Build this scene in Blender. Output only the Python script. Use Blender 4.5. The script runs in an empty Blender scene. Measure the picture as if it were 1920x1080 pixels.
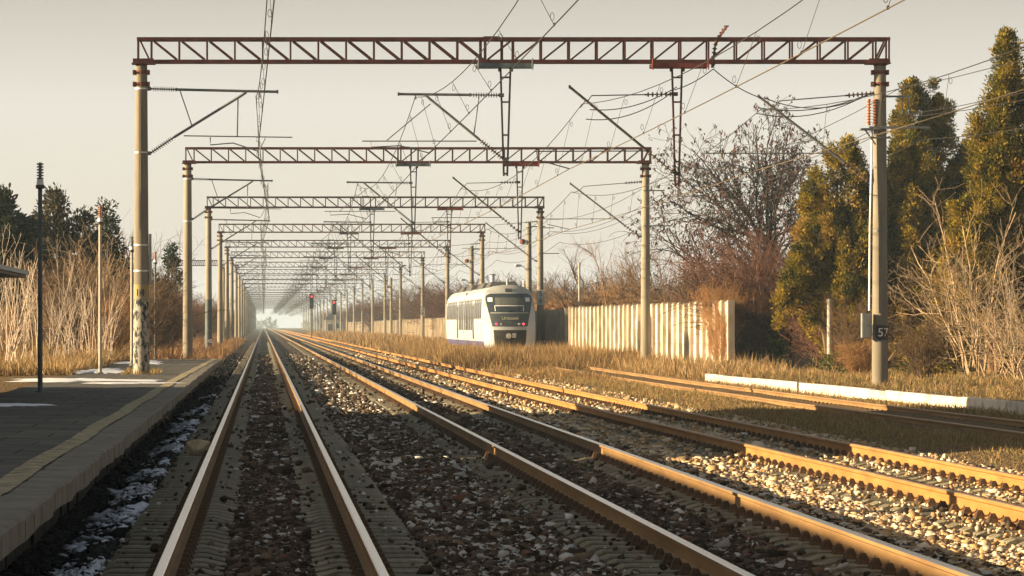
import bpy, math, random
import numpy as np
from math import radians as R

random.seed(7)
rng = np.random.default_rng(7)
scene = bpy.context.scene
col = scene.collection

# ------------------------------------------------------------------ camera, sky, sun, exposure
CAMZ = 1.65
cam_d = bpy.data.cameras.new('camera')
cam = bpy.data.objects.new('camera', cam_d)
col.objects.link(cam)
cam.location = (0, 0, CAMZ)
cam.rotation_euler = (R(90), 0, 0)
cam_d.sensor_width = 36
cam_d.lens = 6900 / 1920 * 36
cam_d.shift_x = (960 - 494) / 1920
cam_d.shift_y = (611 - 540) / 1920
cam_d.clip_start = 0.5
cam_d.clip_end = 12000
scene.camera = cam

SUN_EL, SUN_AZ = 12.0, -94.0          # low sun square on from the left of the line
world = bpy.data.worlds.new('World')
scene.world = world
world.use_nodes = True
wt = world.node_tree
wt.nodes.clear()
wo = wt.nodes.new('ShaderNodeOutputWorld')
bg = wt.nodes.new('ShaderNodeBackground')
sky = wt.nodes.new('ShaderNodeTexSky')
sky.sky_type = 'NISHITA'
sky.sun_disc = False
sky.sun_elevation = R(SUN_EL)
sky.sun_rotation = R(SUN_AZ)
sky.air_density = 1.0
sky.dust_density = 3.0
sky.ozone_density = 1.0
hs = wt.nodes.new('ShaderNodeHueSaturation')
hs.inputs['Saturation'].default_value = 0.5
tintn = wt.nodes.new('ShaderNodeMixRGB')
tintn.blend_type = 'MULTIPLY'
tintn.inputs['Fac'].default_value = 1.0
tintn.inputs['Color2'].default_value = (1.0, 0.92, 0.84, 1)
wt.links.new(sky.outputs[0], hs.inputs['Color'])
wt.links.new(hs.outputs[0], tintn.inputs['Color1'])
# hazy winter sky: pale and warm low down, darker overhead, laid over the clear-sky model
wtc = wt.nodes.new('ShaderNodeTexCoord')
wsp = wt.nodes.new('ShaderNodeSeparateXYZ')
wt.links.new(wtc.outputs['Generated'], wsp.inputs[0])
wcr = wt.nodes.new('ShaderNodeValToRGB')
els = [(0.0, (3.7, 3.55, 3.3)), (0.008, (3.45, 3.2, 2.9)), (0.02, (3.1, 2.78, 2.38)), (0.035, (3.05, 2.80, 2.36)), (0.06, (2.95, 2.80, 2.52)), (0.09, (1.95, 1.82, 1.58)), (0.22, (1.05, 1.0, .95)), (0.6, (.55, .62, .70)), (1.0, (.45, .54, .66))]
while len(wcr.color_ramp.elements) < len(els):
    wcr.color_ramp.elements.new(0.5)
for e, (p, c) in zip(wcr.color_ramp.elements, els):
    e.position = p
    e.color = (*c, 1)
wt.links.new(wsp.outputs[2], wcr.inputs['Fac'])
wmx = wt.nodes.new('ShaderNodeMixRGB')
wmx.inputs['Fac'].default_value = 0.8
wt.links.new(tintn.outputs[0], wmx.inputs['Color1'])
wt.links.new(wcr.outputs[0], wmx.inputs['Color2'])
wt.links.new(wmx.outputs[0], bg.inputs['Color'])
bg.inputs['Strength'].default_value = 0.093
wt.links.new(bg.outputs[0], wo.inputs['Surface'])

sd = bpy.data.lights.new('sun', 'SUN')
sd.energy = 5.0
sd.angle = R(0.5)
sd.color = (1.0, 0.76, 0.46)
sun = bpy.data.objects.new('sun', sd)
col.objects.link(sun)
el, az = R(SUN_EL), R(SUN_AZ)
from mathutils import Vector, Matrix
sdir = Vector((math.sin(az) * math.cos(el), math.cos(az) * math.cos(el), math.sin(el)))
sun.rotation_euler = sdir.to_track_quat('Z', 'Y').to_euler()
sun.location = (-60, 80, 40)

scene.view_settings.view_transform = 'Standard'
scene.view_settings.look = 'None'
scene.view_settings.exposure = 1.7
scene.view_settings.gamma = 1.0
scene.render.engine = 'CYCLES'
scene.cycles.max_bounces = 6
scene.cycles.volume_bounces = 0
scene.cycles.transparent_max_bounces = 8


# ------------------------------------------------------------------ materials
def mat_base(name):
    m = bpy.data.materials.new(name)
    m.use_nodes = True
    nt = m.node_tree
    b = nt.nodes['Principled BSDF']
    b.inputs['Specular IOR Level'].default_value = 0.3
    return m, nt, b


def noise(nt, scale, detail=4, rough=0.6, vec=None, stretch=None):
    n = nt.nodes.new('ShaderNodeTexNoise')
    n.inputs['Scale'].default_value = scale
    n.inputs['Detail'].default_value = detail
    n.inputs['Roughness'].default_value = rough
    tc = nt.nodes.new('ShaderNodeTexCoord')
    if stretch:
        mp = nt.nodes.new('ShaderNodeMapping')
        mp.inputs['Scale'].default_value = stretch
        nt.links.new(tc.outputs['Object'], mp.inputs['Vector'])
        nt.links.new(mp.outputs[0], n.inputs['Vector'])
    else:
        nt.links.new(tc.outputs['Object'], n.inputs['Vector'])
    return n


def ramp(nt, stops):
    r = nt.nodes.new('ShaderNodeValToRGB')
    cr = r.color_ramp
    while len(cr.elements) < len(stops):
        cr.elements.new(0.5)
    for e, (p, c) in zip(cr.elements, stops):
        e.position = p
        e.color = (*c, 1) if len(c) == 3 else c
    return r


def mat(name, c1, c2=None, scale=3.0, rough=0.85, metal=0.0, bump=0.0, bscale=None, stretch=None, lo=0.35, hi=0.65, spec=0.3):
    m, nt, b = mat_base(name)
    b.inputs['Roughness'].default_value = rough
    b.inputs['Metallic'].default_value = metal
    b.inputs['Specular IOR Level'].default_value = spec
    if c2 is None:
        b.inputs['Base Color'].default_value = (*c1, 1)
    else:
        n = noise(nt, scale, 6, 0.65, stretch=stretch)
        r = ramp(nt, [(lo, c1), (hi, c2)])
        nt.links.new(n.outputs['Fac'], r.inputs['Fac'])
        nt.links.new(r.outputs[0], b.inputs['Base Color'])
    if bump:
        n2 = noise(nt, bscale or scale * 6, 4)
        bp = nt.nodes.new('ShaderNodeBump')
        bp.inputs['Strength'].default_value = bump
        bp.inputs['Distance'].default_value = 0.02
        nt.links.new(n2.outputs['Fac'], bp.inputs['Height'])
        nt.links.new(bp.outputs[0], b.inputs['Normal'])
    return m


def mat_attr(name, rough=0.85, spec=0.2, translucent=0.0):
    """colour carried by each stone / blade / leaf as its own pigment"""
    m, nt, b = mat_base(name)
    a = nt.nodes.new('ShaderNodeAttribute')
    a.attribute_name = 'tint'
    nt.links.new(a.outputs['Color'], b.inputs['Base Color'])
    b.inputs['Roughness'].default_value = rough
    b.inputs['Specular IOR Level'].default_value = spec
    if translucent:
        tr = nt.nodes.new('ShaderNodeBsdfTranslucent')
        nt.links.new(a.outputs['Color'], tr.inputs['Color'])
        mx = nt.nodes.new('ShaderNodeMixShader')
        mx.inputs[0].default_value = translucent
        nt.links.new(b.outputs[0], mx.inputs[1])
        nt.links.new(tr.outputs[0], mx.inputs[2])
        nt.links.new(mx.outputs[0], nt.nodes['Material Output'].inputs['Surface'])
    return m


def mat_emit(name, c, s):
    m, nt, b = mat_base(name)
    b.inputs['Base Color'].default_value = (*c, 1)
    b.inputs['Emission Color'].default_value = (*c, 1)
    b.inputs['Emission Strength'].default_value = s
    return m


M = {}
M['concrete_post'] = mat('concrete post', (.16, .14, .105), (.24, .21, .16), 2.0, .9, bump=.25, bscale=30, stretch=(1, 1, .25))
M['peeling'] = mat('peeling limewash over tar', (.025, .03, .03), (.36, .33, .27), 10.0, .9, bump=.3, lo=.43, hi=.53, stretch=(1, 1, .55))
M['rust_steel'] = mat('dark red oxide steel', (.04, .014, .012), (.105, .027, .022), 3.0, .75)
M['rust_clamp'] = mat('red oxide clamp', (.06, .02, .018), (.20, .06, .035), 7.0, .8)
M['galv'] = mat('weathered galvanised tube', (.10, .11, .115), (.18, .185, .18), 3.0, .55, metal=.3)
M['bluegrey'] = mat('blue grey painted steel', (.07, .10, .12), (.13, .16, .17), 4.0, .7)
M['redplate'] = mat('red painted steel plate', (.12, .02, .018), (.20, .045, .035), 4.0, .7)
M['darksteel'] = mat('dark steel', (.035, .033, .03), (.075, .06, .05), 5.0, .6)
M['insul'] = mat('brown porcelain', (.05, .032, .025), (.09, .05, .035), 8, .35, spec=.5)
M['insul_orange'] = mat('orange brown porcelain', (.35, .12, .05), (.5, .24, .12), 9, .35, spec=.5)
M['strap'] = mat('zinc strap', (.55, .55, .53), (.65, .65, .62), 9, .45, metal=.4)
M['rail_side'] = mat('rail side rust', (.17, .095, .035), (.26, .155, .06), 4.0, .8, bump=.15, bscale=40, stretch=(1, .15, 1))
M['rail_top'] = mat('polished rail head', (.55, .50, .47), (.62, .57, .54), 2, .22, metal=1.0, stretch=(1, .05, 1))
M['rail_rust'] = mat('orange rusted rail', (.24, .115, .03), (.36, .18, .05), 4.0, .85, bump=.2, bscale=40, stretch=(1, .2, 1))
M['rail_rust_top'] = mat('dull worn rail head', (.28, .16, .08), (.38, .25, .15), 3, .5, metal=.4)
M['sleeper'] = mat('weathered sleeper concrete', (.13, .115, .075), (.27, .24, .165), 9, .95, bump=.4, bscale=40)
M['clip'] = mat('rusty fastening', (.035, .022, .013), (.12, .065, .03), 10, .9)
M['platform'] = mat('worn platform asphalt', (.058, .056, .048), (.145, .135, .11), 2.6, .95, bump=.7, bscale=22, stretch=(.35, 1.0, 1))
def add_joints(m, w, h, mortar, dark):
    """joints between paving slabs, multiplied into the slab colour"""
    nt = m.node_tree
    b = nt.nodes['Principled BSDF']
    src = b.inputs['Base Color'].links[0].from_socket
    tc = nt.nodes.new('ShaderNodeTexCoord')
    br = nt.nodes.new('ShaderNodeTexBrick')
    br.inputs['Scale'].default_value = 1.0
    br.inputs['Brick Width'].default_value = w
    br.inputs['Row Height'].default_value = h
    br.inputs['Mortar Size'].default_value = mortar
    br.inputs['Mortar Smooth'].default_value = .3
    br.inputs['Color1'].default_value = (1, 1, 1, 1)
    br.inputs['Color2'].default_value = (.72, .74, .76, 1)
    br.inputs['Mortar'].default_value = (dark, dark, dark, 1)
    nt.links.new(tc.outputs['Object'], br.inputs['Vector'])
    mx = nt.nodes.new('ShaderNodeMixRGB')
    mx.blend_type = 'MULTIPLY'
    mx.inputs['Fac'].default_value = 1
    nt.links.new(src, mx.inputs['Color1'])
    nt.links.new(br.outputs['Color'], mx.inputs['Color2'])
    nt.links.new(mx.outputs[0], b.inputs['Base Color'])


add_joints(M['platform'], .9, 1.4, .02, .35)
M['coping'] = mat('worn concrete edge', (.13, .115, .09), (.21, .19, .15), 2.5, .95, bump=.5, bscale=14)
M['platform_face'] = mat('shade-dark platform face', (.02, .018, .016), (.05, .042, .034), 2.5, .95, bump=.5, bscale=12)  # near-black colour stands in for deep shade under the coping overhang
M['stripe'] = mat('faded yellow line', (.15, .13, .085), (.44, .37, .21), 5.0, .95, stretch=(1, .6, 1))
M['snow'] = mat('old snow', (.72, .74, .78), (.85, .86, .88), 5, .8, bump=.4)
M['lamp_dark'] = mat('dark teal grey pole', (.055, .075, .08), (.085, .105, .105), 4, .6)
M['lamp_pale'] = mat('pale grey painted pole', (.30, .28, .23), (.40, .37, .30), 4, .7)
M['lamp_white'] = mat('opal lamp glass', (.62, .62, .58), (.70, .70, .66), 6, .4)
M['lamp_rusty'] = mat('rusty lamp louvre', (.25, .08, .04), (.40, .25, .18), 12, .7)
M['lamp_grey'] = mat('grey lamp louvre', (.12, .13, .135), (.18, .19, .19), 8, .6)
M['wire'] = mat('dark wire', (.03, .026, .024), None, rough=.6, metal=.3)
M['copper'] = mat('worn copper contact wire', (.18, .13, .06), None, rough=.45, metal=.6)
M['fence_post'] = mat('weathered fence post', (.34, .28, .20), (.55, .49, .39), 2.5, .95, bump=.3, stretch=(1, 1, .3))
M['kerb'] = mat('limewashed kerb', (.22, .18, .13), (.56, .51, .43), 2.2, .95, bump=.4, bscale=12, lo=.3, hi=.5)
M['train_white'] = mat('white train paint', (.40, .42, .43), (.47, .49, .50), 1.2, .35, spec=.5)
M['train_grey'] = mat('silver grey train paint', (.30, .31, .29), (.34, .35, .33), 1, .45, spec=.5)
M['train_dark'] = mat('dark blue grey front panel', (.035, .043, .048), (.05, .058, .062), 2, .4, spec=.5)
M['train_glass'] = mat('dark train glass', (.03, .04, .045), None, rough=.12, spec=.7)
M['side_glass'] = mat('grey side glass', (.05, .052, .05), None, rough=.25, spec=.4)
M['window_band'] = mat('grey window band', (.15, .148, .135), (.19, .185, .17), 2, .5)
M['train_blue'] = mat('blue skirt paint', (.07, .075, .17), None, rough=.4)
M['train_red'] = mat('red door mark', (.55, .06, .04), None, rough=.5)
M['train_under'] = mat('grimy underframe', (.015, .014, .012), (.04, .034, .028), 6, .9)
M['roof_dark'] = mat('dark roof cover', (.05, .052, .05), (.09, .09, .085), 3, .8)
M['pale_blind'] = mat('pale sunblind', (.075, .085, .08), (.11, .115, .105), 4, .7)
M['letters'] = mat('pale yellow lettering', (.42, .40, .25), None, rough=.7)
M['white_paint'] = mat('white paint', (.75, .75, .73), None, rough=.7)
M['black_paint'] = mat('black paint', (.015, .015, .015), None, rough=.7)
M['yellow_paint'] = mat('worn yellow paint', (.34, .25, .05), (.24, .21, .155), 8, .85, lo=.4, hi=.55)
M['signplate'] = mat('pale sign plate', (.42, .42, .39), (.50, .50, .46), 6, .7)
M['box_grey'] = mat('grey green cabinet', (.16, .18, .17), (.24, .25, .23), 4, .7)
M['red_lamp'] = mat_emit('red signal lamp', (1.0, .06, .05), .7)
M['tail_lamp'] = mat_emit('red tail lamp', (1.0, .10, .16), .35)
M['chrome'] = mat('lamp ring', (.55, .55, .52), None, rough=.3, metal=.5)
M['bark_pale'] = mat('pale bark', (.36, .28, .21), (.52, .43, .34), 6, .9)
M['bark_wild'] = mat('tan bark', (.20, .135, .075), (.34, .25, .155), 5, .95)
M['bark_brown'] = mat('brown bark', (.11, .068, .038), (.19, .12, .065), 5, .95)
M['bark_red'] = mat('reddish twigs', (.085, .040, .027), (.15, .072, .044), 4, .95)
M['bark_orange'] = mat('orange brown twigs', (.30, .16, .06), (.40, .22, .09), 4, .95)
M['bark_dark'] = mat('dark bark', (.03, .021, .017), (.065, .045, .034), 5, .95)
M['pods'] = mat('dry maroon pods', (.045, .018, .017), (.085, .038, .032), 9, .9)
M['stone'] = mat_attr('ballast stones', .92)
M['blade'] = mat_attr('dry grass blades', .9, .1, .25)
M['leaf'] = mat_attr('foliage', .8, .12, .3)
M['house_wall'] = mat('cream plaster', (.42, .37, .28), (.50, .45, .36), 1, .95)
M['house_roof'] = mat('dark roof tiles', (.06, .055, .055), (.10, .085, .08), 2, .9)
M['window_dark'] = mat('dark window glass', (.02, .025, .03), None, rough=.15, spec=.7)
M['rubbish'] = mat('crumpled dirty card', (.34, .26, .15), (.68, .57, .40), 7, .9, bump=.4)


# fence slab: whitewash with grime, moss top and a few faded paint tags
def make_fence_mat():
    m, nt, b = mat_base('whitewashed slab')
    b.inputs['Roughness'].default_value = .95
    n = noise(nt, 1.3, 8, .7, stretch=(1, 1, .5))
    r = ramp(nt, [(.34, (.22, .165, .10)), (.45, (.46, .39, .29)), (.56, (.62, .56, .46)), (.7, (.70, .66, .58))])
    nt.links.new(n.outputs['Fac'], r.inputs['Fac'])
    last = r.outputs[0]
    for (sc, c, lo) in ((.33, (.25, .33, .05), .70), (.41, (.20, .08, .28), .71), (.47, (.35, .06, .07), .72)):
        n2 = noise(nt, sc, 3, .6, stretch=(1, 1, 1.3))
        n2.noise_dimensions = '4D'
        n2.inputs['W'].default_value = sc * 40
        r2 = ramp(nt, [(lo, (0, 0, 0)), (lo + .02, (1, 1, 1))])
        nt.links.new(n2.outputs['Fac'], r2.inputs['Fac'])
        mx = nt.nodes.new('ShaderNodeMixRGB')
        nt.links.new(r2.outputs[0], mx.inputs['Fac'])
        nt.links.new(last, mx.inputs['Color1'])
        mx.inputs['Color2'].default_value = (*c, 1)
        last = mx.outputs[0]
    nt.links.new(last, b.inputs['Base Color'])
    return m


M['fence_slab'] = make_fence_mat()


def track3_x(y):
    """centre line of the third, rusted track (it eases away towards the camera)"""
    pts = np.array([(0, 8.0), (24, 7.82), (34, 7.66), (55, 7.48), (76, 7.35), (104, 7.2), (200, 7.15), (3000, 7.15)])
    return np.interp(y, pts[:, 0], pts[:, 1])


def track4_x(y):
    pts = np.array([(0, 12.75), (40, 12.75), (62, 12.65), (80, 12.35), (110, 12.25), (140, 12.45), (170, 12.9), (200, 13.4), (245, 13.5), (3000, 13.5)])
    return np.interp(y, pts[:, 0], pts[:, 1])


T1 = 0.05
T2 = 3.97


def kerb_x(y):
    return np.interp(y, [0, 68, 83, 113, 120], [15.3, 15.15, 14.6, 13.95, 13.9])


def vary(m, lo=.78, hi=1.15):
    """each copy carries its own degree of weathering"""
    nt = m.node_tree
    b = nt.nodes['Principled BSDF']
    src = b.inputs['Base Color'].links[0].from_socket
    oi = nt.nodes.new('ShaderNodeObjectInfo')
    mr = nt.nodes.new('ShaderNodeMapRange')
    nt.links.new(oi.outputs['Random'], mr.inputs['Value'])
    mr.inputs['To Min'].default_value = lo
    mr.inputs['To Max'].default_value = hi
    sc = nt.nodes.new('ShaderNodeVectorMath')
    sc.operation = 'SCALE'
    nt.links.new(src, sc.inputs[0])
    nt.links.new(mr.outputs[0], sc.inputs['Scale'])
    nt.links.new(sc.outputs[0], b.inputs['Base Color'])


vary(M['concrete_post'], .92, 1.25)
for k_ in ('fence_post', 'fence_slab', 'kerb', 'sleeper'):
    vary(M[k_])
vary(M['rust_steel'], .65, 1.35)
for k_ in ('bark_brown', 'bark_red', 'bark_orange', 'bark_pale', 'bark_wild'):
    vary(M[k_], .65, 1.2)


# ground: one sheet, colour zones follow where the beds really lie
def ground_h(x, y):
    x = np.asarray(x, float)
    y = np.asarray(y, float)
    h = np.full(np.broadcast(x, y).shape, -0.225)
    x = np.broadcast_to(x, h.shape)
    y = np.broadcast_to(y, h.shape)
    h = h + 0.02 * np.sin(x * 1.7 + y * .31) * np.sin(y * .53)
    for c in (np.full(h.shape, T1), np.full(h.shape, T2), track3_x(y)):
        d = np.abs(x - c)
        h = np.where((d < 1.32) & (d > .32), h - .035, h)
    # left
    lf = np.clip((-1.35 - x) / .35, 0, 1)
    near = (y < 141)
    h = np.where(near, h - .14 * lf, h + 0.0)
    h = np.where((x < -4.9) & near, .30 + .06 * np.sin(x * .9 + y * .2), h)
    far = ~near
    slope = np.clip((-1.6 - x) / 2.6, 0, 1)
    h = np.where(far, h + slope * .35, h)
    # right: bank between tracks 3 and 4
    up = np.clip((x - (track3_x(y) + 1.35)) / 1.2, 0, 1)
    h = h + .11 * up
    d4 = np.abs(x - (track4_x(y)))
    h = np.where((d4 < 1.2) & (x > 9), h - .04 * (1 - d4 / 1.2), h)
    kx = kerb_x(y)
    plat = np.clip((x - kx - .05) / .12, 0, 1) * (y < 116)
    h = h + .20 * plat
    h = h + np.where((x > kx) & (y >= 116), np.clip((x - kx) / 3, 0, 1) * .04, 0)
    h = h + np.where(x > 20, .01 * np.sin(x * .7) * np.sin(y * .21) * 5, 0)
    return h


def make_ground_mat():
    m, nt, b = mat_base('trackbed and soil')
    b.inputs['Roughness'].default_value = .98
    b.inputs['Specular IOR Level'].default_value = .1
    tc = nt.nodes.new('ShaderNodeTexCoord')
    sep = nt.nodes.new('ShaderNodeSeparateXYZ')
    nt.links.new(tc.outputs['Object'], sep.inputs[0])
    wob = noise(nt, .6, 4)
    add = nt.nodes.new('ShaderNodeMath')
    add.operation = 'MULTIPLY_ADD'
    nt.links.new(wob.outputs['Fac'], add.inputs[0])
    add.inputs[1].default_value = 1.6
    nt.links.new(sep.outputs[0], add.inputs[2])          # x + 1.6*noise
    mr = nt.nodes.new('ShaderNodeMapRange')
    nt.links.new(add.outputs[0], mr.inputs['Value'])
    mr.inputs['From Min'].default_value = -10
    mr.inputs['From Max'].default_value = 20
    zone = ramp(nt, [(0, (0, 0, 0)), (1, (1, 1, 1))])
    # speckle of stones
    vo = nt.nodes.new('ShaderNodeTexVoronoi')
    vo.inputs['Scale'].default_value = 16
    nt.links.new(tc.outputs['Object'], vo.inputs['Vector'])
    bw = nt.nodes.new('ShaderNodeSeparateColor')
    nt.links.new(vo.outputs['Color'], bw.inputs[0])
    dark = ramp(nt, [(0, (.028, .020, .013)), (.55, (.07, .05, .032)), (.8, (.14, .105, .07)), (1, (.34, .29, .22))])
    pale = ramp(nt, [(0, (.10, .07, .04)), (.4, (.24, .19, .13)), (1, (.46, .39, .29))])
    nt.links.new(bw.outputs[0], dark.inputs['Fac'])
    nt.links.new(bw.outputs[0], pale.inputs['Fac'])
    sn = noise(nt, 5, 8, .75)
    soil = ramp(nt, [(.3, (.085, .055, .026)), (.5, (.15, .10, .05)), (.7, (.21, .155, .08))])
    nt.links.new(sn.outputs['Fac'], soil.inputs['Fac'])

    def step(a0, a1):
        r = nt.nodes.new('ShaderNodeMapRange')
        r.inputs['From Min'].default_value = a0
        r.inputs['From Max'].default_value = a1
        nt.links.new(add.outputs[0], r.inputs['Value'])
        return r.outputs[0]

    def mix(f, a, c):
        x = nt.nodes.new('ShaderNodeMixRGB')
        nt.links.new(f, x.inputs['Fac'])
        nt.links.new(a, x.inputs['Color1'])
        nt.links.new(c, x.inputs['Color2'])
        return x.outputs[0]
    o = mix(step(-2.6, -1.9), soil.outputs[0], dark.outputs[0])
    o = mix(step(5.8, 6.4), o, pale.outputs[0])
    o = mix(step(9.2, 9.8), o, soil.outputs[0])
    nt.links.new(o, b.inputs['Base Color'])
    bp = nt.nodes.new('ShaderNodeBump')
    bp.inputs['Strength'].default_value = 1.0
    bp.inputs['Distance'].default_value = .05
    nt.links.new(vo.outputs['Distance'], bp.inputs['Height'])
    nt.links.new(bp.outputs[0], b.inputs['Normal'])
    return m


M['ground'] = make_ground_mat()


# ------------------------------------------------------------------ mesh helpers
class MB:
    def __init__(s):
        s.v, s.f, s.mi = [], [], []
        s.cur = 0

    def _add(s, vs, fs):
        o = len(s.v)
        s.v.extend([tuple(p) for p in vs])
        for f in fs:
            s.f.append([i + o for i in f])
            s.mi.append(s.cur)

    def box(s, c, size, rot=None):
        x, y, z = size[0] / 2, size[1] / 2, size[2] / 2
        vs = [Vector(p) for p in ((-x, -y, -z), (x, -y, -z), (x, y, -z), (-x, y, -z), (-x, -y, z), (x, -y, z), (x, y, z), (-x, y, z))]
        if rot is not None:
            vs = [rot @ p for p in vs]
        c = Vector(c)
        s._add([p + c for p in vs], [(0, 3, 2, 1), (4, 5, 6, 7), (0, 1, 5, 4), (1, 2, 6, 5), (2, 3, 7, 6), (3, 0, 4, 7)])

    def bar(s, p0, p1, w, h):
        p0, p1 = Vector(p0), Vector(p1)
        d = p1 - p0
        q = d.to_track_quat('Y', 'Z').to_matrix()
        s.box((p0 + p1) / 2, (w, d.length, h), q)

    def tube(s, pts, r, n=8, r1=None):
        pts = [Vector(p) for p in pts]
        k = len(pts)
        rs = [r + (0 if r1 is None else (r1 - r) * i / (k - 1)) for i in range(k)]
        rings = []
        up0 = None
        for i, p in enumerate(pts):
            d = (pts[min(i + 1, k - 1)] - pts[max(i - 1, 0)]).normalized()
            a = Vector((0, 0, 1)) if abs(d.z) < .95 else Vector((0, 1, 0))
            u = d.cross(a).normalized()
            w = u.cross(d).normalized()
            rings.append([p + (u * math.cos(2 * math.pi * j / n) + w * math.sin(2 * math.pi * j / n)) * rs[i] for j in range(n)])
        vs = [q for rg in rings for q in rg]
        fs = []
        for i in range(k - 1):
            for j in range(n):
                fs.append((i * n + j, (i + 1) * n + j, (i + 1) * n + (j + 1) % n, i * n + (j + 1) % n))
        fs.append(tuple(range(n)))
        fs.append(tuple(reversed(range((k - 1) * n, k * n))))
        s._add(vs, fs)

    def lathe(s, prof, origin=(0, 0, 0), axis=(0, 0, 1), n=12):
        """prof: list of (t along axis, radius)"""
        o, ax = Vector(origin), Vector(axis).normalized()
        a = Vector((0, 0, 1)) if abs(ax.z) < .9 else Vector((1, 0, 0))
        u = ax.cross(a).normalized()
        w = ax.cross(u).normalized()
        vs = []
        for t, r in prof:
            for j in range(n):
                an = 2 * math.pi * j / n
                vs.append(o + ax * t + (u * math.cos(an) + w * math.sin(an)) * max(r, .0005))
        fs = []
        for i in range(len(prof) - 1):
            for j in range(n):
                fs.append((i * n + j, i * n + (j + 1) % n, (i + 1) * n + (j + 1) % n, (i + 1) * n + j))
        fs.append(tuple(reversed(range(n))))
        fs.append(tuple(range((len(prof) - 1) * n, len(prof) * n)))
        s._add(vs, fs)

    def build(s, name, m, parent=None, smooth=False, loc=None):
        me = bpy.data.meshes.new(name)
        me.from_pydata(s.v, [], s.f)
        ms = m if isinstance(m, (list, tuple)) else [m]
        for x in ms:
            me.materials.append(x)
        if len(ms) > 1:
            me.polygons.foreach_set('material_index', s.mi)
        if smooth:
            me.polygons.foreach_set('use_smooth', [True] * len(me.polygons))
            try:
                me.set_sharp_from_angle(angle=R(40))
            except Exception:
                pass
        o = bpy.data.objects.new(name, me)
        col.objects.link(o)
        if parent is not None:
            o.parent = parent
        if loc:
            o.location = loc
        return o


def fast_mesh(name, verts, quads=None, tris=None, tint=None, m=None, parent=None):
    """big meshes straight from numpy; tint = one colour per vertex"""
    me = bpy.data.meshes.new(name)
    nq = 0 if quads is None else len(quads)
    ntr = 0 if tris is None else len(tris)
    me.vertices.add(len(verts))
    me.vertices.foreach_set('co', np.asarray(verts, np.float32).ravel())
    loops, starts = [], []
    if nq:
        loops.append(np.asarray(quads).ravel())
        starts.append(np.arange(nq) * 4)
    if ntr:
        loops.append(np.asarray(tris).ravel())
        starts.append(nq * 4 + np.arange(ntr) * 3)
    L = np.concatenate(loops).astype(np.int32)
    S = np.concatenate(starts).astype(np.int32)
    me.loops.add(len(L))
    me.loops.foreach_set('vertex_index', L)
    me.polygons.add(nq + ntr)
    me.polygons.foreach_set('loop_start', S)
    me.update(calc_edges=True)
    if tint is not None:
        a = me.attributes.new('tint', 'FLOAT_COLOR', 'POINT')
        c = np.ones((len(verts), 4), np.float32)
        c[:, :3] = tint
        a.data.foreach_set('color', c.ravel())
    if m:
        me.materials.append(m)
    o = bpy.data.objects.new(name, me)
    col.objects.link(o)
    if parent is not None:
        o.parent = parent
    return o


def tag(o, label=None, cat=None, group=None, kind=None):
    if label:
        o['label'] = label
    if cat:
        o['category'] = cat
    if group:
        o['group'] = group
    if kind:
        o['kind'] = kind
    return o


def empty(name, loc=(0, 0, 0), rz=0):
    o = bpy.data.objects.new(name, None)
    o.empty_display_size = .3
    col.objects.link(o)
    o.location = loc
    o.rotation_euler = (0, 0, rz)
    return o


def copy_tree(o, parent=None):
    c = o.copy()
    col.objects.link(c)
    c.parent = parent
    for ch in list(o.children):
        copy_tree(ch, c)
    return c


def text_mesh(body, size, name, m, parent, loc, rot, extrude=.004, align='CENTER'):
    cu = bpy.data.curves.new('lettering', 'FONT')
    cu.body = body
    cu.size = size
    cu.extrude = extrude
    cu.align_x = align
    cu.align_y = 'CENTER'
    t = bpy.data.objects.new('lettering', cu)
    col.objects.link(t)
    dg = bpy.context.evaluated_depsgraph_get()
    me = bpy.data.meshes.new_from_object(t.evaluated_get(dg))
    bpy.data.objects.remove(t)
    me.materials.clear()
    me.materials.append(m)
    o = bpy.data.objects.new(name, me)
    col.objects.link(o)
    o.parent = parent
    o.location = loc
    o.rotation_euler = rot
    return o


# ------------------------------------------------------------------ ground
def axis_pts(segs):
    out = []
    for a, b_, d in segs:
        out.extend(np.arange(a, b_, d))
    out.append(segs[-1][1])
    return np.array(out)


gx = axis_pts([(-900, -100, 80), (-100, -20, 8), (-20, -6, 1), (-6, 18, .12), (18, 40, 1.5), (40, 120, 10), (120, 1200, 90)])
gy = axis_pts([(-30, 10, 10), (10, 150, .6), (150, 400, 4), (400, 3000, 50)])
GX, GY = np.meshgrid(gx, gy)
GZ = ground_h(GX, GY)
nx, ny = len(gx), len(gy)
idx = np.arange(nx * ny).reshape(ny, nx)
q = np.stack([idx[:-1, :-1], idx[:-1, 1:], idx[1:, 1:], idx[1:, :-1]], -1).reshape(-1, 4)
g = fast_mesh('ground', np.stack([GX, GY, GZ], -1).reshape(-1, 3), quads=q, m=M['ground'])
tag(g, kind='structure')


# ------------------------------------------------------------------ ballast stones
ico_v = []
ph = (1 + 5 ** .5) / 2
for a, b_ in ((1, ph), (-1, ph), (1, -ph), (-1, -ph)):
    ico_v += [(0, a, b_), (a, b_, 0), (b_, 0, a)]
ico_v = np.array(ico_v, float) / np.linalg.norm(ico_v[0])
from itertools import combinations
ed = min(np.linalg.norm(ico_v[i] - ico_v[j]) for i, j in combinations(range(12), 2))
ico_f = []
for i, j, k in combinations(range(12), 3):
    if all(abs(np.linalg.norm(ico_v[a] - ico_v[b_]) - ed) < 1e-3 for a, b_ in ((i, j), (j, k), (i, k))):
        n_ = np.cross(ico_v[j] - ico_v[i], ico_v[k] - ico_v[i])
        ico_f.append((i, j, k) if np.dot(n_, ico_v[i]) > 0 else (i, k, j))
ico_f = np.array(ico_f)
oct_v = np.array([(1, 0, 0), (-1, 0, 0), (0, 1, 0), (0, -1, 0), (0, 0, 1), (0, 0, -1)], float)
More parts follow.
